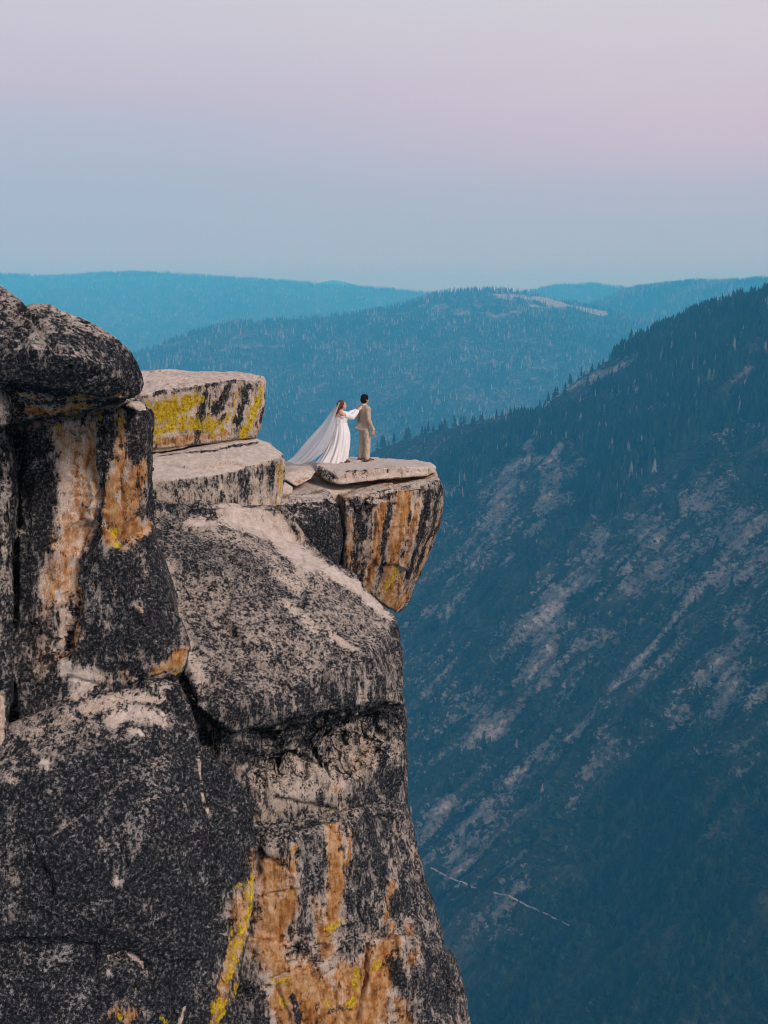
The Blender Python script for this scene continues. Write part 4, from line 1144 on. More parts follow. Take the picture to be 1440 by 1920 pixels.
def scatter_nodes(coll):
    ng = bpy.data.node_groups.new('stand', 'GeometryNodeTree')
    ng.interface.new_socket('Geometry', in_out='INPUT', socket_type='NodeSocketGeometry')
    ng.interface.new_socket('Geometry', in_out='OUTPUT', socket_type='NodeSocketGeometry')
    n, l = ng.nodes, ng.links
    gi, go = n.new('NodeGroupInput'), n.new('NodeGroupOutput')
    ci = n.new('GeometryNodeCollectionInfo')
    ci.inputs['Collection'].default_value = coll
    ci.inputs['Separate Children'].default_value = True
    ci.inputs['Reset Children'].default_value = True
    ip = n.new('GeometryNodeInstanceOnPoints')
    ip.inputs['Pick Instance'].default_value = True

    def at(name, typ):
        a = n.new('GeometryNodeInputNamedAttribute'); a.data_type = typ
        a.inputs['Name'].default_value = name
        return [o for o in a.outputs if o.enabled and o.name == 'Attribute'][0]
    l.new(gi.outputs[0], ip.inputs['Points'])
    l.new(ci.outputs[0], ip.inputs['Instance'])
    l.new(at('kind_index', 'INT'), ip.inputs['Instance Index'])
    l.new(at('size', 'FLOAT_VECTOR'), ip.inputs['Scale'])
    l.new(at('turn', 'FLOAT_VECTOR'), ip.inputs['Rotation'])
    l.new(ip.outputs[0], go.inputs[0])
    return ng


def stand(name, label, key, pos, size, turn, kind):
    me = bpy.data.meshes.new(name)
    n = len(pos)
    me.vertices.add(n)
    me.vertices.foreach_set('co', np.ascontiguousarray(pos, np.float32).ravel())
    a = me.attributes.new('size', 'FLOAT_VECTOR', 'POINT'); a.data.foreach_set('vector', np.ascontiguousarray(size, np.float32).ravel())
    a = me.attributes.new('turn', 'FLOAT_VECTOR', 'POINT'); a.data.foreach_set('vector', np.ascontiguousarray(turn, np.float32).ravel())
    a = me.attributes.new('kind_index', 'INT', 'POINT'); a.data.foreach_set('value', np.ascontiguousarray(kind, np.int32))
    o = link(name, me)
    md = o.modifiers.new('stand', 'NODES')
    md.node_group = scatter_nodes(PROTO[key])
    tag(o, label, None, None, 'stuff')
    return o


def inside(px, py, poly):
    c = np.zeros(len(px), bool)
    n = len(poly)
    for i in range(n):
        x0, y0 = poly[i]; x1, y1 = poly[(i + 1) % n]
        k = ((y0 > py) != (y1 > py)) & (px < (x1 - x0) * (py - y0) / ((y1 - y0) + 1e-9) + x0)
        c ^= k
    return c


def attrs(n, h, spread, kinds, wide=(.85, 1.2)):
    hh = h * nrg.uniform(1 - spread, 1 + spread, n)
    w = hh * nrg.uniform(*wide, n)
    return np.stack([w, w, hh], 1), np.stack([nrg.normal(0, .03, n), nrg.normal(0, .03, n), nrg.uniform(0, 6.28, n)], 1), nrg.integers(0, kinds, n)


def pick_points(co, faces_xy_step, n, weight):
    w = np.clip(weight, 0, None)
    i = nrg.choice(len(co), n, p=w / w.sum())
    p = co[i].copy()
    return p, i


def plant_canyon():
    me = canyon.data
    rock = np.empty(len(CAN_CO), np.float32); me.attributes['rock'].data.foreach_get('value', rock)
    px, py = project(CAN_CO)
    dist = np.linalg.norm(CAN_CO, axis=1)
    seen = (px > 640) & (px < 1560) & (py > 480) & (py < 2000) & (CAN_CO[:, 1] > 300)
    ry = np.interp(CAN_CO[:, 0], RX, RY)
    seen &= CAN_CO[:, 1] < ry + 70
    clump = fbm(CAN_CO / 60.0, 3, 61)
    high = [(640, 1000), (800, 880), (1000, 770), (1160, 655), (1440, 540), (1600, 480), (1600, 800), (1440, 790), (1340, 810), (1240, 860), (1180, 960), (1100, 960), (1060, 880), (1000, 850), (940, 860), (870, 930), (760, 1020)]
    upper = inside(px, py, high)
    deep = inside(px, py, [(1040, 1600), (1120, 1480), (1220, 1400), (1300, 1420), (1440, 1360), (1600, 1300), (1600, 2000), (860, 2000), (900, 1800), (1000, 1760)])
    wgt = np.zeros(len(CAN_CO))
    wgt[upper] = 1.0
    wgt[deep] = .75
    wgt[seen & ~upper & ~deep] = .06
    nose = inside(px, py, [(985, 790), (1010, 745), (1080, 700), (1160, 670), (1210, 670), (1200, 700), (1120, 730), (1060, 765), (1010, 785)])
    wgt[nose] *= .05
    trail_px = np.array([(800, 1624), (850, 1648), (893, 1666), (925, 1674), (985, 1697), (1020, 1712), (1075, 1740)], float)
    td = np.full(len(px), 1e9)
    for a_, b_ in zip(trail_px[:-1], trail_px[1:]):
        ab = b_ - a_
        k_ = np.clip(((px - a_[0]) * ab[0] + (py - a_[1]) * ab[1]) / (ab @ ab), 0, 1)
        td = np.minimum(td, np.hypot(px - a_[0] - k_ * ab[0], py - a_[1] - k_ * ab[1]))
    off_trail = np.where((td < 26) & (py - np.interp(px, trail_px[:, 0], trail_px[:, 1]) > -6) | (td < 5), .03, 1.0)   # the path keeps its view: no trees right below it
    wgt *= off_trail
    wgt *= seen * np.clip(1.2 - 2.6 * np.clip(rock, 0, 1), .02, 1) * np.clip(.55 + 1.6 * clump, .05, 1.5)
    n = 10000
    p, i = pick_points(CAN_CO, 0, n, wgt * (dist / 1000) ** .6)
    p[:, :2] += nrg.uniform(-4, 4, (n, 2))
    p[:, 2] = canyon_height(p[:, 0], p[:, 1]) - .6
    low = deep[i]
    dead = nrg.random(n) < np.where(low, .002, .065) * np.clip(1 + 4 * fbm(p / 70, 2, 63), 0, 4)
    size, turn, kind = attrs(n, 21.0, .42, 4, (.95, 1.5))
    size[low] *= .48
    size[dead & ~upper[i]] *= .6
    size[dead, 2] *= .85
    size[low, :2] *= 1.7
    grow = 1 + .25 * fbm(p / 80, 2, 66)
    size *= grow[:, None]
    ppx, ppy = project(p)
    appar = size[:, 2] / np.linalg.norm(p, axis=1)
    vis = (ppx > 840) & (ppx < 1440) & (ppy > 530) & (ppy < 1920)
    for key, sel, lst, nmax, nm, cat in (('conifer', ~dead, CONIFERS, 300, 'conifer_tree', 'tree'), ('snag', dead, SNAGS, 150, 'dead_tree', 'dead tree')):
        ids = np.nonzero(sel & vis)[0]
        ids = ids[np.argsort(-appar[ids])]
        top = ids[:nmax]
        rest = np.setdiff1d(np.nonzero(sel)[0], top)
        kk = kind % len(lst) if key == 'conifer' else np.where(kind == 0, 0, 2)
        protos = {}
        for j in top:
            m = lst[kk[j]]
            if m.name not in protos:
                protos[m.name] = bpy.data.objects.new(nm, m)
                o = protos[m.name]
            else:
                o = protos[m.name].copy()
            o.name = nm
            COL.objects.link(o)
            o.location = p[j]; o.rotation_euler = turn[j]; o.scale = size[j]
            kindw = 'dark conifer' if key == 'conifer' else 'bleached dead tree'
            gap = p[j, 1] - np.interp(p[j, 0], RX, RY)
            if gap > -25:
                tag(o, kindw + ' standing along the skyline crest of the near canyon slope', cat, kindw + 's on the crest')
            elif upper[i[j]]:
                tag(o, kindw + ' in the forest band below the crest of the near canyon slope', cat, kindw + 's in the upper forest')
            elif deep[i[j]]:
                tag(o, kindw + ' in the dark wood at the foot of the near canyon slope', cat, kindw + 's in the lower wood')
            else:
                tag(o, kindw + ' scattered among bare rock and brush midway down the canyon slope', cat, kindw + 's on the rocky middle slope')
        stand('forest', 'the many smaller %s of the near canyon slope' % ('conifers' if key == 'conifer' else 'dead trees'), key, p[rest], size[rest], turn[rest], kk[rest])
    # brush
    n = 22000
    fq = np.stack([(CAN_CO[:, 0] * -FALL[1] + CAN_CO[:, 1] * FALL[0]) / 26, (CAN_CO[:, 0] * FALL[0] + CAN_CO[:, 1] * FALL[1]) / 120, np.zeros(len(CAN_CO))], 1)
    w2 = off_trail * seen * np.clip(.9 - 1.5 * np.clip(rock, 0, 1), .08, 1) * np.clip(.35 + 2.6 * fbm(fq, 3, 64), .03, 1.6)
    p, i = pick_points(CAN_CO, 0, n, w2)
    p[:, :2] += nrg.uniform(-4, 4, (n, 2))
    p[:, 2] = canyon_height(p[:, 0], p[:, 1]) - .3
    s = nrg.gamma(3.0, .85, n).clip(.8, 7)
    size = np.stack([s * nrg.uniform(.8, 1.5, n), s * nrg.uniform(.8, 1.3, n), s * nrg.uniform(.6, 1.1, n)], 1)
    turn = np.stack([np.zeros(n), np.zeros(n), nrg.uniform(0, 6.28, n)], 1)
    stand('brush', 'low dark brush dotted over the near canyon slope', 'shrub', p, size, turn, nrg.integers(0, 2, n))


def plant_hill(hill, what, n, h, dead_share, sect, clump_m=250, hill_rock_stop=.45, crest_boost=0.0):
    o, co, no, vv = hill
    rock = np.empty(len(co), np.float32); o.data.attributes['rock'].data.foreach_get('value', rock)
    px, py = project(co)
    seen = (px > sect[0]) & (px < sect[1]) & (py < sect[2]) & (vv > -.06)
    dist = np.linalg.norm(co, axis=1)
    # even cover per unit of ground
    a = co.reshape(-1, len(np.unique(vv)), 3)
    du = np.linalg.norm(np.gradient(a, axis=0), axis=2); dv = np.linalg.norm(np.gradient(a, axis=1), axis=2)
    area = (du * dv).ravel()
    nvv = a.shape[1]
    w = seen * area * np.clip(1.15 - 2.0 * np.clip(rock, 0, 1), .03, 1) * np.clip(.7 + 1.5 * fbm(co / clump_m, 3, 71), .08, 1.5) * (1 + crest_boost * (np.abs(vv) < .05))
    i = nrg.choice(len(co), n, p=w / w.sum())
    # move each root off the lattice, staying on the face it was drawn from
    iu, iv = np.divmod(i, nvv)
    ju = np.clip(iu + 1, 0, a.shape[0] - 1); jv = np.clip(iv + 1, 0, nvv - 1)
    r1, r2 = nrg.random((n, 1)), nrg.random((n, 1))
    p = a[iu, iv] * (1 - r1) * (1 - r2) + a[ju, iv] * r1 * (1 - r2) + a[iu, jv] * (1 - r1) * r2 + a[ju, jv] * r1 * r2
    p[:, 2] -= .8
    dead = nrg.random(n) < dead_share * np.clip(.8 + 3.5 * fbm(p / 260, 3, 77), .0, 3)
    size, turn, kind = attrs(n, h, .40, 4)
    stand('forest', 'distant conifer forest covering ' + what, 'conifer', p[~dead], size[~dead], turn[~dead], kind[~dead])
    size[:, :2] *= 1.5
    stand('forest', 'pale standing dead trees scattered over ' + what, 'snag', p[dead], size[dead] * 1.05, turn[dead], np.where(kind[dead] == 0, 0, 2))


plant_canyon()
plant_hill(dome_ridge, 'the wooded hill with the granite dome', 16000, 23, .22, (240, 1240, 940))
plant_hill(far_ridge, 'the long left skyline ridge', 13000, 30, .24, (-40, 900, 700), 400, crest_boost=2.5)
plant_hill(right_mid, 'the right skyline ridge', 8000, 29, .32, (1060, 1480, 680), 300, crest_boost=2.0)
plant_hill(right_far, 'the pale ridge behind the dome', 2600, 28, .2, (960, 1260, 600), 300, crest_boost=2.0)


# ------------------------------------------------------------------ the couple
def ball(c, r, s=(1, 1, 1), n=8):
    out = []
    for i in range(n + 1):
        th = math.pi * i / n
        m = 1 if i in (0, n) else n + 2
        for k in range(m):
            a = 2 * math.pi * (k + .5 * (i % 2)) / m
            out.append(Vector((c[0] + r * s[0] * math.sin(th) * math.cos(a), c[1] + r * s[1] * math.sin(th) * math.sin(a), c[2] + r * s[2] * math.cos(th))))
    return out


def chain(pts):
    """hulls of a tapering limb: pts = [(x, y, z, r)] joint by joint"""
    return [ball(a[:3], a[3]) + ball(b[:3], b[3]) for a, b in zip(pts[:-1], pts[1:])]


class Figure:
    """places (forward, left, up) measures of a standing person in the world"""
    def __init__(self, foot, heading, k=1.0):
        self.k = k
        self.foot, self.c, self.s = Vector(foot), math.cos(heading), math.sin(heading)

    def turn(self, pts):
        k = self.k
        return [Vector((p.x * self.c - p.y * self.s, p.x * self.s + p.y * self.c, p.z)) * k for p in pts]

    def build(self, name, hulls, mat, voxel, smooth, parent=None, ripple=0.0, seed=0, seg=None):
        me = remesh_np([self.turn(h) for h in hulls], voxel, smooth)
        if ripple:
            co, no = me_arrays(me)
            co = co + no * (ripple * fbm(co / np.array([.07, .07, .16]), 3, seed))[:, None]
            write_co(me, co)
        me.polygons.foreach_set('use_smooth', np.full(len(me.polygons), True, bool))
        me.name = name
        return link(name, me, mat, parent, self.foot if parent is None else None)


M_SKIN = simple_mat('skin', (.56, .34, .25), .55, .08, 30)
M_SKIN_TAN = simple_mat('skin_tan', (.46, .27, .19), .55, .08, 30)
M_HAIR_BLACK = simple_mat('hair_black', (.006, .005, .005), .75, .4, 60, .15)
M_HAIR_BROWN = simple_mat('hair_brown', (.075, .027, .013), .55, .5, 45)
M_SUIT = simple_mat('suit_cloth', (.40, .32, .24), .9, .12, 40)
M_SUIT_TROUSERS = simple_mat('trouser_cloth', (.45, .37, .285), .9, .12, 40)
M_SHIRT = simple_mat('white_cotton', (.80, .79, .80), .8, .04, 30)
M_LEATHER = simple_mat('brown_leather', (.085, .035, .020), .5, .3, 30)
M_EYE = simple_mat('eye_dark', (.02, .015, .012), .3, .1, 30)
M_LIPS = simple_mat('lips', (.42, .16, .14), .5, .1, 30)


def gown_mat(name, alpha, tl):
    t = NT(name)
    v = t.coord()
    n = t.noise(v, 12, 4)
    t.set(t.bsdf.inputs['Base Color'], t.ramp(n, [(.3, C(.84, .83, .85)), (.7, C(.90, .89, .90))]))
    t.bsdf.inputs['Roughness'].default_value = .85
    tr = t.n.new('ShaderNodeBsdfTranslucent'); tr.inputs['Color'].default_value = C(.85, .84, .86)
    m = t.n.new('ShaderNodeMixShader'); m.inputs[0].default_value = tl
    t.l.new(t.bsdf.outputs[0], m.inputs[1]); t.l.new(tr.outputs[0], m.inputs[2])
    res = m
    if alpha < 1:
        tp = t.n.new('ShaderNodeBsdfTransparent')
        m2 = t.n.new('ShaderNodeMixShader'); m2.inputs[0].default_value = alpha
        t.l.new(tp.outputs[0], m2.inputs[1]); t.l.new(m.outputs[0], m2.inputs[2])
        res = m2
    t.l.new(res.outputs[0], t.out.inputs['Surface'])
    return t.mat


M_GOWN = gown_mat('gown_chiffon', 1.0, .25)
M_VEIL = gown_mat('veil_tulle', .40, .5)


def head_hulls(x, z, k=1.0, wide=1.0):
    """skull, jaw, brow, nose, lips, chin and ears on one head; x, z = middle of the skull"""
    q = lambda a, b, c, r, s=(1, 1, 1): ball((x + a * k, b * k, z + c * k), r * k, s, 10)
    return [q(-.012, 0, .012, .1, (1.0, .80, 1.06)) + q(.025, 0, -.045, .072, (1, .84, 1.0)) + q(.050, 0, -.098, .034, (1, 1.0, .8)) + q(.062, 0, .02, .045, (.8, 1.1, 1)),
            q(.095, 0, -.018, .012) + q(.112, 0, -.040, .0125) + q(.090, 0, -.050, .014, (1, 1.3, 1)),
            q(.090, 0, -.072, .013, (1, 1.9, .7)), q(.078, 0, -.108, .020),
            q(.000, .082, -.022, .022, (.8, .35, 1.3)), q(.000, -.082, -.022, .022, (.8, .35, 1.3)),
            q(.083, 0, .014, .018, (.6, 2.4, .5))]


def eye_hulls(x, z, k=1.0):
    return [ball((x + .088 * k, s * .030 * k, z - .008 * k), .0105 * k, (.7, 1.2, .7), 6) for s in (1, -1)]


def hand_hulls(w, d, n, side, size=1.0, curl=.5):
    """palm, four fingers of unequal length bent at the knuckles, and a thumb off the palm's edge.
    w wrist, d along the hand, n back-of-hand normal, side = direction of the thumb edge"""
    w, d, n, s = Vector(w), Vector(d).normalized(), Vector(n).normalized(), Vector(side).normalized()
    L = .085 * size
    c = w + d * L
    out = [ball(w, .026 * size) + ball(w + d * L * .5 + s * .022 * size, .016 * size) + ball(w + d * L * .5 - s * .022 * size, .016 * size)
           + ball(c + s * .032 * size, .0125 * size) + ball(c - s * .032 * size, .0115 * size)]
    for i, (off, ln) in enumerate(((.034, .072), (.0115, .082), (-.0115, .076), (-.034, .060))):
        b = c + s * off * size
        k1 = b + (d + s * off * 3.2).normalized() * ln * .5 * size - n * curl * .010 * size
        k2 = k1 + (d - n * curl * .9 + s * off * 2.0).normalized() * ln * .32 * size
        k3 = k2 + (d - n * curl * 1.8).normalized() * ln * .26 * size
        r = .0095 * size
        out += chain([(*(b - d * .012), r * 1.05), (*k1, r), (*k2, r * .92), (*k3, r * .8)])
    t0 = w + d * L * .30 + s * .026 * size
    t1 = t0 + (d * .6 + s * .9 - n * .3).normalized() * .038 * size
    t2 = t1 + (d * .95 + s * .3 - n * .4).normalized() * .030 * size
    out += chain([(*t0, .0135 * size), (*t1, .0115 * size), (*t2, .0095 * size)])
    return out


def stand_on(px, py, obj):
    h = hits(obj, [(px, py)])[0]
    return Vector(h)


def groom():
    foot = stand_on(684, 864.5, capstone) + Vector((0, 0, -.006))
    fg = Figure(foot, math.radians(34), 1.045)
    rw, lw = (.075, -.285, .86), (.06, .27, .86)
    ra = [(-.01, -.185, 1.415, .058), (-.045, -.262, 1.13, .044), (*rw, .029)]
    la = [(-.01, .185, 1.415, .058), (-.03, .262, 1.13, .044), (*lw, .029)]
    rl = [(.0, -.095, .90, .085), (.025, -.10, .50, .058), (.0, -.105, .09, .040)]
    ll = [(.0, .095, .90, .085), (.005, .115, .50, .058), (-.05, .125, .09, .040)]
    torso = [ball((-.01, 0, 1.33), .105, (.95, 1.55, 1.3)) + ball((-.005, 0, 1.08), .1, (.95, 1.35, 1)), ball((-.005, 0, 1.1), .1, (.95, 1.35, 1)) + ball((-.01, 0, .93), .105, (1, 1.4, .9)),
             ball((-.01, -.16, 1.42), .05) + ball((-.01, .16, 1.42), .05) + ball((-.015, 0, 1.46), .06),
             ball((-.022, 0, 1.43), .062) + ball((.0, 0, 1.56), .056)]
    feet = [ball((x - .04, y, .055), .036) + ball((x + .17, y + dy, .032), .030, (1, 1.25, .8)) for x, y, dy in ((.0, -.105, -.02), (-.05, .125, .02))]
    hulls = torso + chain(ra) + chain(la) + chain(rl) + chain(ll) + feet + head_hulls(.012, 1.645) \
        + hand_hulls(rw, (.12, .0, -1), (0, -1, .0), (1, 0, .1), 1.0, .7) + hand_hulls(lw, (.1, .0, -1), (0, 1, 0), (1, 0, .1), 1.0, .7)
    body = fg.build('person', hulls, M_SKIN_TAN, .0066, 2)
    tag(body, 'man in a tan suit with short black hair standing nearest the tip of the slab', 'person', 'wedding couple')
    # jacket, caught by the wind at its back hem
    jk = [ball((-.012, 0, 1.335), .118, (.98, 1.60, 1.22)) + ball((-.005, 0, 1.10), .112, (.98, 1.42, 1)), ball((-.005, 0, 1.12), .112, (.98, 1.42, 1)) + ball((-.01, 0, .93), .122, (1.05, 1.50, .8)) + ball((-.02, 0, .85), .118, (1.1, 1.5, .4)),
          ball((-.012, -.165, 1.425), .062) + ball((-.012, .165, 1.425), .062) + ball((-.02, 0, 1.46), .068),
          ball((-.10, .02, 1.00), .05, (1, 1.6, 1)) + ball((-.20, .10, .86), .022, (1, 2.2, .5)) + ball((-.10, -.08, .84), .03, (1, 1.5, .5)) + ball((-.255, .09, .885), .014, (1, 2.4, .5))]
    jk += chain([(-.012, -.185, 1.41, .072), (-.045, -.264, 1.13, .058), (.066, -.285, .905, .047)]) + chain([(-.012, .185, 1.41, .072), (-.03, .264, 1.13, .058), (.05, .272, .905, .047)])
    ja = fg.build('jacket', jk, M_SUIT, .009, 2, body, .024, 3)
    # seams, vent and lapel edges
    fg.build('collar_fold', [ball((-.075, .05, 1.485), .014) + ball((-.075, -.05, 1.485), .014), ball((-.075, -.05, 1.485), .014) + ball((-.0, -.075, 1.47), .014) + ball((.03, -.07, 1.44), .012), ball((-.075, .05, 1.485), .014) + ball((-.0, .075, 1.47), .014) + ball((.03, .07, 1.44), .012)], M_SUIT, .007, 1, ja)
    fg.build('shirt', [ball((-.016, 0, 1.488), .066, (1, 1.05, .45)) + ball((-.012, 0, 1.508), .063, (1, 1.05, .35)), ball((.085, 0, 1.36), .04, (.6, 1.3, 2))], M_SHIRT, .007, 1, body)
    for w in (rw, lw):
        fg.build('shirt_cuff', [ball((w[0] - .004, w[1], w[2] + .035), .040, (1, 1, .5)) + ball((w[0] + .002, w[1], w[2] + .012), .039, (1, 1, .4))], M_SHIRT, .007, 1, body)
    tr = [ball((-.005, 0, .95), .112, (1, 1.42, .8)) + ball((-.01, 0, .86), .112, (1.05, 1.5, .8))]
    tr += chain([(-.005, -.09, .86, .105), (.022, -.10, .50, .083), (.0, -.105, .115, .072)]) + chain([(-.005, .09, .86, .105), (.0, .115, .50, .083), (-.05, .125, .115, .072)])
    fg.build('trousers', tr, M_SUIT_TROUSERS, .009, 2, body, .026, 8)
    hair = [ball((-.004, 0, 1.668), .107, (1.0, .87, 1.02)) , ball((-.055, 0, 1.625), .066, (.9, 1.12, 1.2)), ball((.052, 0, 1.722), .046, (1.1, 1.2, .7)), ball((.02, -.035, 1.727), .042), ball((-.03, .03, 1.73), .042),
            ball((.01, -.077, 1.63), .02, (1, .5, 2)), ball((.01, .077, 1.63), .02, (1, .5, 2))]
    hair += [ball((-.022, 0, 1.628), .092, (1, 1.02, 1.12))]
    ho = fg.build('hair', hair, M_HAIR_BLACK, .007, 1, body)
    co, no = me_arrays(ho.data)
    write_co(ho.data, co + no * (.008 * fbm(co / .02, 2, 5) + .001)[:, None])
    # keep the face clear of hair
    fg.build('eyes', eye_hulls(.012, 1.645), M_EYE, .004, 1, body)
    for x, y, dy in ((.0, -.105, -.02), (-.05, .125, .02)):
        sh = fg.build('shoe', [ball((x - .065, y, .045), .043, (1, .95, 1.05)) + ball((x + .03, y, .05), .045) + ball((x + .02, y, .095), .042), ball((x - .03, y, .045), .045) + ball((x + .175, y + dy, .036), .042, (1, 1.1, .8)) + ball((x + .09, y + dy * .5, .05), .045)], M_LEATHER, .008, 1, body)
        fg.build('sole', [ball((x - .065, y, .012), .045, (1, 1, .28)) + ball((x + .175, y + dy, .012), .045, (1, 1.1, .28))], M_EYE, .007, 1, sh)
    return fg, body


def bride(gfoot):
    foot = stand_on(639, 867.5, capstone) + Vector((0, 0, -.004))
    fg = Figure(foot, math.radians(17), 1.03)
    c, s = fg.c, fg.s
    # where the hand rests: the back of his right shoulder
    gx = gfoot - foot
    tgt = Vector((gx.x - .055, gx.y - .10, 1.46))

    def loc(v):   # world offset -> figure measures
        v = v / 1.03
        return (v.x * c + v.y * s, -v.x * s + v.y * c, v.z)
    t = loc(tgt)
    rsh, lsh = (.03, -.185, 1.285), (.02, .175, 1.285)
    rw = (t[0] - .135, t[1] - .02, t[2] - .115)
    rel = ((rsh[0] + rw[0]) / 2 + .02, (rsh[1] + rw[1]) / 2 - .07, min(rsh[2], rw[2]) - .105)
    t2 = loc(Vector((gx.x - .10, gx.y + .12, 1.44)))
    lw = (t2[0] - .13, t2[1] + .0, t2[2] - .11)
    lel = ((lsh[0] + lw[0]) / 2 + .02, (lsh[1] + lw[1]) / 2 + .06, min(lsh[2], lw[2]) - .09)
    torso = [ball((-.005, 0, 1.22), .13, (1.02, 1.42, 1.0)) + ball((.0, 0, 1.02), .13, (1, 1.35, 1)), ball((.0, 0, 1.02), .13, (1, 1.35, 1)) + ball((-.02, 0, .85), .135, (1.1, 1.4, .9)),
             ball((.0, -.145, 1.30), .055) + ball((.0, .145, 1.30), .055) + ball((-.01, 0, 1.34), .06), ball((-.005, 0, 1.31), .058) + ball((.035, 0, 1.435), .052)]
    legs = chain([(-.01, -.09, .85, .095), (.02, -.09, .46, .065), (.06, -.10, .09, .042)]) + chain([(-.02, .09, .85, .095), (-.07, .09, .46, .065), (-.16, .09, .10, .042)])
    feet = [ball((.02, -.10, .05), .036) + ball((.18, -.13, .03), .028), ball((-.2, .09, .055), .036) + ball((-.04, .1, .03), .028)]
    dr = Vector(t) - Vector(rw)
    dl = Vector(t2) - Vector(lw)
    hulls = torso + legs + feet + chain([(*rsh, .060), (*rel, .046), (*rw, .030)]) + chain([(*lsh, .060), (*lel, .046), (*lw, .030)]) + head_hulls(.055, 1.515, .97) \
        + hand_hulls(rw, dr, (-.75, -.5, .45), (0, .35, .9), .98, .45) + hand_hulls(lw, dl, (-.75, .4, .5), (0, -.35, .9), .98, .45)
    body = fg.build('person', hulls, M_SKIN, .0066, 2)
    tag(body, 'woman in white wedding gown and veil, both hands on the shoulders of the suited man', 'person', 'wedding couple')
    # gown: fitted bodice and long pleated skirt with a sweep at the back
    bod = [ball((.006, 0, 1.175), .15, (1.10, 1.30, .55)) + ball((.0, 0, 1.03), .152, (1.12, 1.28, .5)), ball((.105, -.072, 1.165), .078, (1, 1, .95)), ball((.105, .072, 1.165), .078, (1, 1, .95))]
    gown = fg.build('gown', bod, M_GOWN, .008, 3, body, .004, 12)
    fg.build('waistband', [ball((.0, 0, 1.035), .158, (1.12, 1.28, .14))], M_SHIRT, .007, 1, gown)
    rings = 46; seg = 120
    zz = np.linspace(1.06, 0.0, rings)
    co = []
    for z in zz:
        u = (1.06 - z) / 1.06
        rx = .168 + .045 * sstep(np.array(u), 0, .3) + .125 * u ** 1.5
        ry = .190 + .05 * sstep(np.array(u), 0, .3) + .09 * u ** 1.3
        cx = .01 - .20 * u ** 1.55 + .03 * math.sin(3.1 * u)
        for k in range(seg):
            a = 2 * math.pi * k / seg
            fold = (.5 * math.sin(13 * a + 2.1 * u + .8) + .3 * math.sin(21 * a - 3 * u + 2) + .35 * math.sin(7 * a + 1.3)) * .052 * u ** .8
            back = max(0.0, -math.cos(a)) ** 2
            x = cx + (rx + fold) * math.cos(a) - back * .10 * u ** 3
            y = (ry + fold) * math.sin(a)
            front = max(0, math.cos(a))
            zz_ = z + .12 * u ** 5 * front - .0 + .012 * u ** 3 * math.sin(9 * a)
            co.append((1.03 * (x * c - y * s), 1.03 * (x * s + y * c), max(zz_ * 1.03, .012)))
    co = np.array(co)
    f = []
    for i in range(rings - 1):
        for k in range(seg):
            k2 = (k + 1) % seg
            f.append((i * seg + k, (i + 1) * seg + k, (i + 1) * seg + k2, i * seg + k2))
    sk = link('skirt', mesh_np('skirt', co, np.array(f)), M_GOWN, gown)
    md = sk.modifiers.new('cloth', 'SOLIDIFY'); md.thickness = .004; md.offset = 0
    for sh, el, w, side in ((rsh, rel, rw, -1), (lsh, lel, lw, 1)):
        a, b, d = Vector(sh), Vector(el), Vector(w)
        m = a.lerp(b, .22)
        sl = chain([(*m, .072), (*a.lerp(b, .6), .080), (*b, .070), (*b.lerp(d, .45), .068), (*b.lerp(d, .86), .052), (*b.lerp(d, .97), .036)])
        fg.build('sleeve', sl, M_GOWN, .008, 3, gown, .016, 15 + side)
    fg.build('neckline_frill', [ball((.015, -.185, 1.225), .045, (1.3, 1, .7)) + ball((.095, -.08, 1.225), .034, (1, 1, .8)), ball((.015, .18, 1.225), .045, (1.3, 1, .7)) + ball((.095, .08, 1.225), .034, (1, 1, .8)),
                               ball((.095, -.08, 1.225), .03) + ball((.095, .08, 1.225), .03), ball((.015, -.185, 1.225), .04) + ball((-.10, -.06, 1.215), .026), ball((.015, .18, 1.225), .04) + ball((-.10, .06, 1.215), .026), ball((-.10, -.06, 1.215), .026) + ball((-.10, .06, 1.215), .026)], M_GOWN, .007, 2, gown, .012, 19)
    hair = [ball((.022, 0, 1.545), .1, (1.04, .92, 1.02)), ball((-.03, 0, 1.49), .085, (.9, 1.1, 1.3)), ball((-.05, 0, 1.46), .075, (.8, 1.2, 1)) + ball((-.115, -.02, 1.32), .060, (.75, 1.3, 1)), ball((-.115, -.02, 1.32), .060, (.75, 1.3, 1)) + ball((-.15, -.03, 1.18), .032, (.8, 1.3, 1)),
            ball((.03, -.075, 1.49), .032, (1.2, .6, 2.2)), ball((.03, .075, 1.49), .032, (1.2, .6, 2.2))]
    ho = fg.build('hair', hair, M_HAIR_BROWN, .008, 2, body)
    co, no = me_arrays(ho.data)
    write_co(ho.data, co + no * (.012 * fbm(co / np.array([.02, .02, .09]), 3, 9))[:, None])
    fg.build('eyes', eye_hulls(.055, 1.515, .97), M_EYE, .004, 1, body)
    fg.build('lips', [ball((.055 + .096, 0, 1.515 - .070), .0085, (.8, 2.1, .8))], M_LIPS, .004, 1, body)
    for x, y, dy in ((.02, -.10, -.03), (-.2, .09, .01)):
        z0 = .0 if y < 0 else .008
        sh = fg.build('boot', [ball((x - .06, y, z0 + .045), .046, (1, .95, 1.05)) + ball((x + .03, y, z0 + .05), .046) + ball((x + .0, y, z0 + .13), .047), ball((x - .03, y, z0 + .045), .046) + ball((x + .165, y + dy, z0 + .038), .044, (1, 1.1, .85)) + ball((x + .09, y + dy * .5, z0 + .06), .047)], M_LEATHER, .008, 1, body)
        fg.build('sole', [ball((x - .06, y, z0 + .014), .047, (1, 1, .3)) + ball((x + .165, y + dy, z0 + .014), .047, (1, 1.1, .3))], M_EYE, .007, 1, sh)
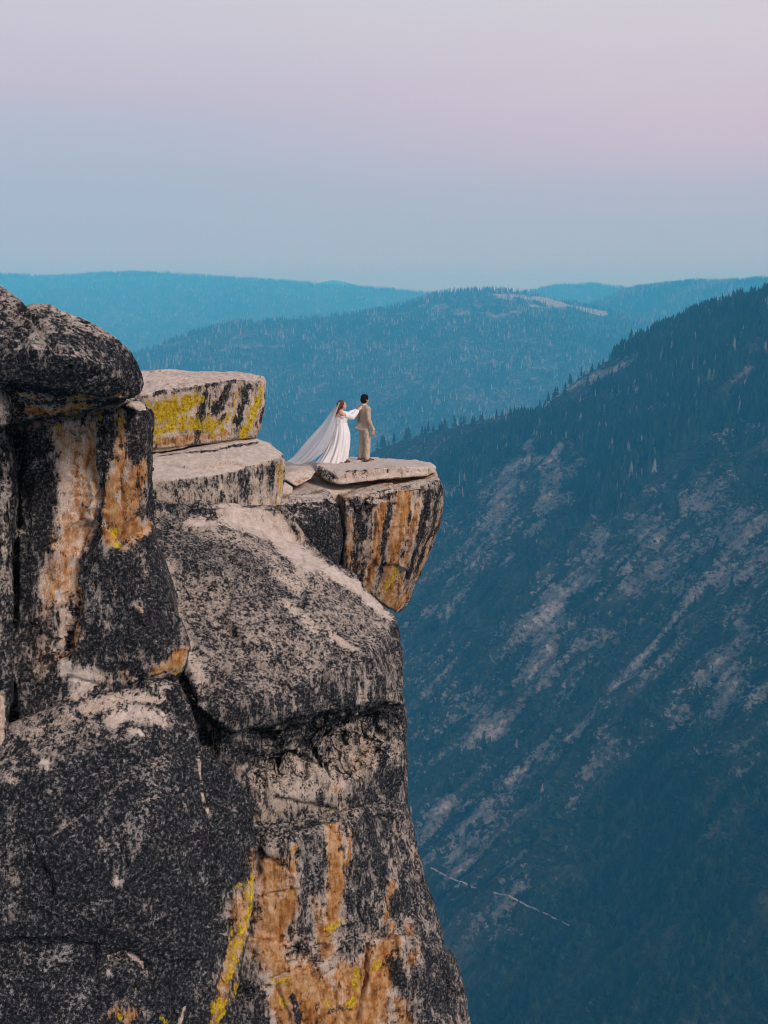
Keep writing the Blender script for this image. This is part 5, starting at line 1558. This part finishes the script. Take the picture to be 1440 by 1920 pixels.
    # long veil blown back and lying on the stone behind her
    path = [(-.010, 1.63, .045, .085), (-.075, 1.46, .075, .12), (-.155, 1.24, .13, .18), (-.25, .99, .20, .25), (-.40, .70, .27, .32), (-.60, .42, .31, .40), (-.83, .19, .27, .46), (-1.04, .07, .19, .48), (-1.25, .022, .10, .48)]
    pu = np.linspace(0, 1, len(path))
    nu, nv = 70, 64
    vs = []
    arr = np.array(path)
    tt = np.linspace(0, 1, nu)
    cols = [np.interp(tt, pu, arr[:, k]) for k in range(4)]
    for k in range(4):
        for _ in range(4):
            cols[k][1:-1] = (cols[k][:-2] + 2 * cols[k][1:-1] + cols[k][2:]) / 4
    for i, tv in enumerate(tt):
        x0, z0, dep, wid = (cols[k][i] for k in range(4))
        for j in range(nv):
            ph = math.radians(-128 + 256 * j / (nv - 1))
            fold = (math.sin(9 * ph + 4 * tv) * .5 + math.sin(15 * ph - 6 * tv + 1) * .35 + math.sin(5 * ph + 2)) * .055 * tv ** .6
            # outward = up and back
            ox, oz = -.74, .66
            d1 = (dep + fold) * math.cos(ph)
            x = x0 + ox * d1 + .02 * math.sin(7 * tv + 3 * ph) * tv
            z = z0 + oz * d1 * (1 - .75 * tv ** 2)
            y = (wid + fold) * math.sin(ph) + .10 * tv
            x -= .10 * tv ** 4 * math.cos(ph * 2)
            vs.append((x, y, max(z, .014 + .012 * (1 + math.sin(11 * ph)) * tv)))
    f = []
    for i in range(nu - 1):
        for j in range(nv - 1):
            a = i * nv + j
            f.append((a, a + 1, a + nv + 1, a + nv))
    ve = link('veil', mesh_np('veil', np.array(vs), np.array(f)), M_VEIL, body)
    md = ve.modifiers.new('cloth', 'SOLIDIFY'); md.thickness = .003; md.offset = 0
    return fg, body


GF, groom_o = groom()
bride(Vector(GF.foot))


# ------------------------------------------------------------------ small plants in the cracks
M_STRAW = simple_mat('dry_grass', (.36, .27, .17), .9, .3, 20)
M_MOSS = simple_mat('green_moss', (.045, .075, .018), .95, .4, 40)


def tuft(name, label, at, n, h, spread, mat, lean=.5, seed=1):
    r = random.Random(seed)
    co, f = [], []
    for k in range(n):
        a = r.uniform(0, 6.28); q = spread * math.sqrt(r.random())
        b = Vector((q * math.cos(a), q * math.sin(a), -.01))
        L = h * r.uniform(.5, 1.1)
        a2 = r.uniform(0, 6.28)
        d = Vector((math.cos(a2) * lean, math.sin(a2) * lean, 1)).normalized()
        s = Vector((-math.sin(a2), math.cos(a2), 0)) * .006
        m = b + d * L * .55
        t = b + d * L + Vector((math.cos(a2), math.sin(a2), -.5)) * L * .25
        i = len(co)
        co += [b - s, b + s, m + s * .8, m - s * .8, t]
        f += [(i, i + 1, i + 2), (i, i + 2, i + 3), (i + 3, i + 2, i + 4)]
    o = link(name, mesh_np(name, np.array([tuple(c) for c in co]), np.array(f), False), mat, None, at)
    tag(o, label, 'plant')
    return o


def first_hit(px, py):
    best = None
    for o in KEEP.values():
        h = hits(o, [(px, py)])[0]
        if h is not None and (best is None or h[1] < best[1]):
            best = h
    return Vector(best) if best is not None else None


for (px, py), lab, n, h, s, m in (
        ((594, 923), 'dry straw tuft on the pale shelf below the gap between the two small slabs', 90, .14, .13, M_STRAW),
        ((534, 931), 'dry grass tuft at the left end of the shelf beside the stepped rock', 70, .13, .14, M_STRAW),
        ((40, 797), 'small green plant in the dark crack below the round boulder', 120, .10, .12, M_MOSS)):
    h0 = first_hit(px, py)
    if h0 is not None:
        tuft('grass_tuft', lab, h0, n, h, s, m, .8, n)
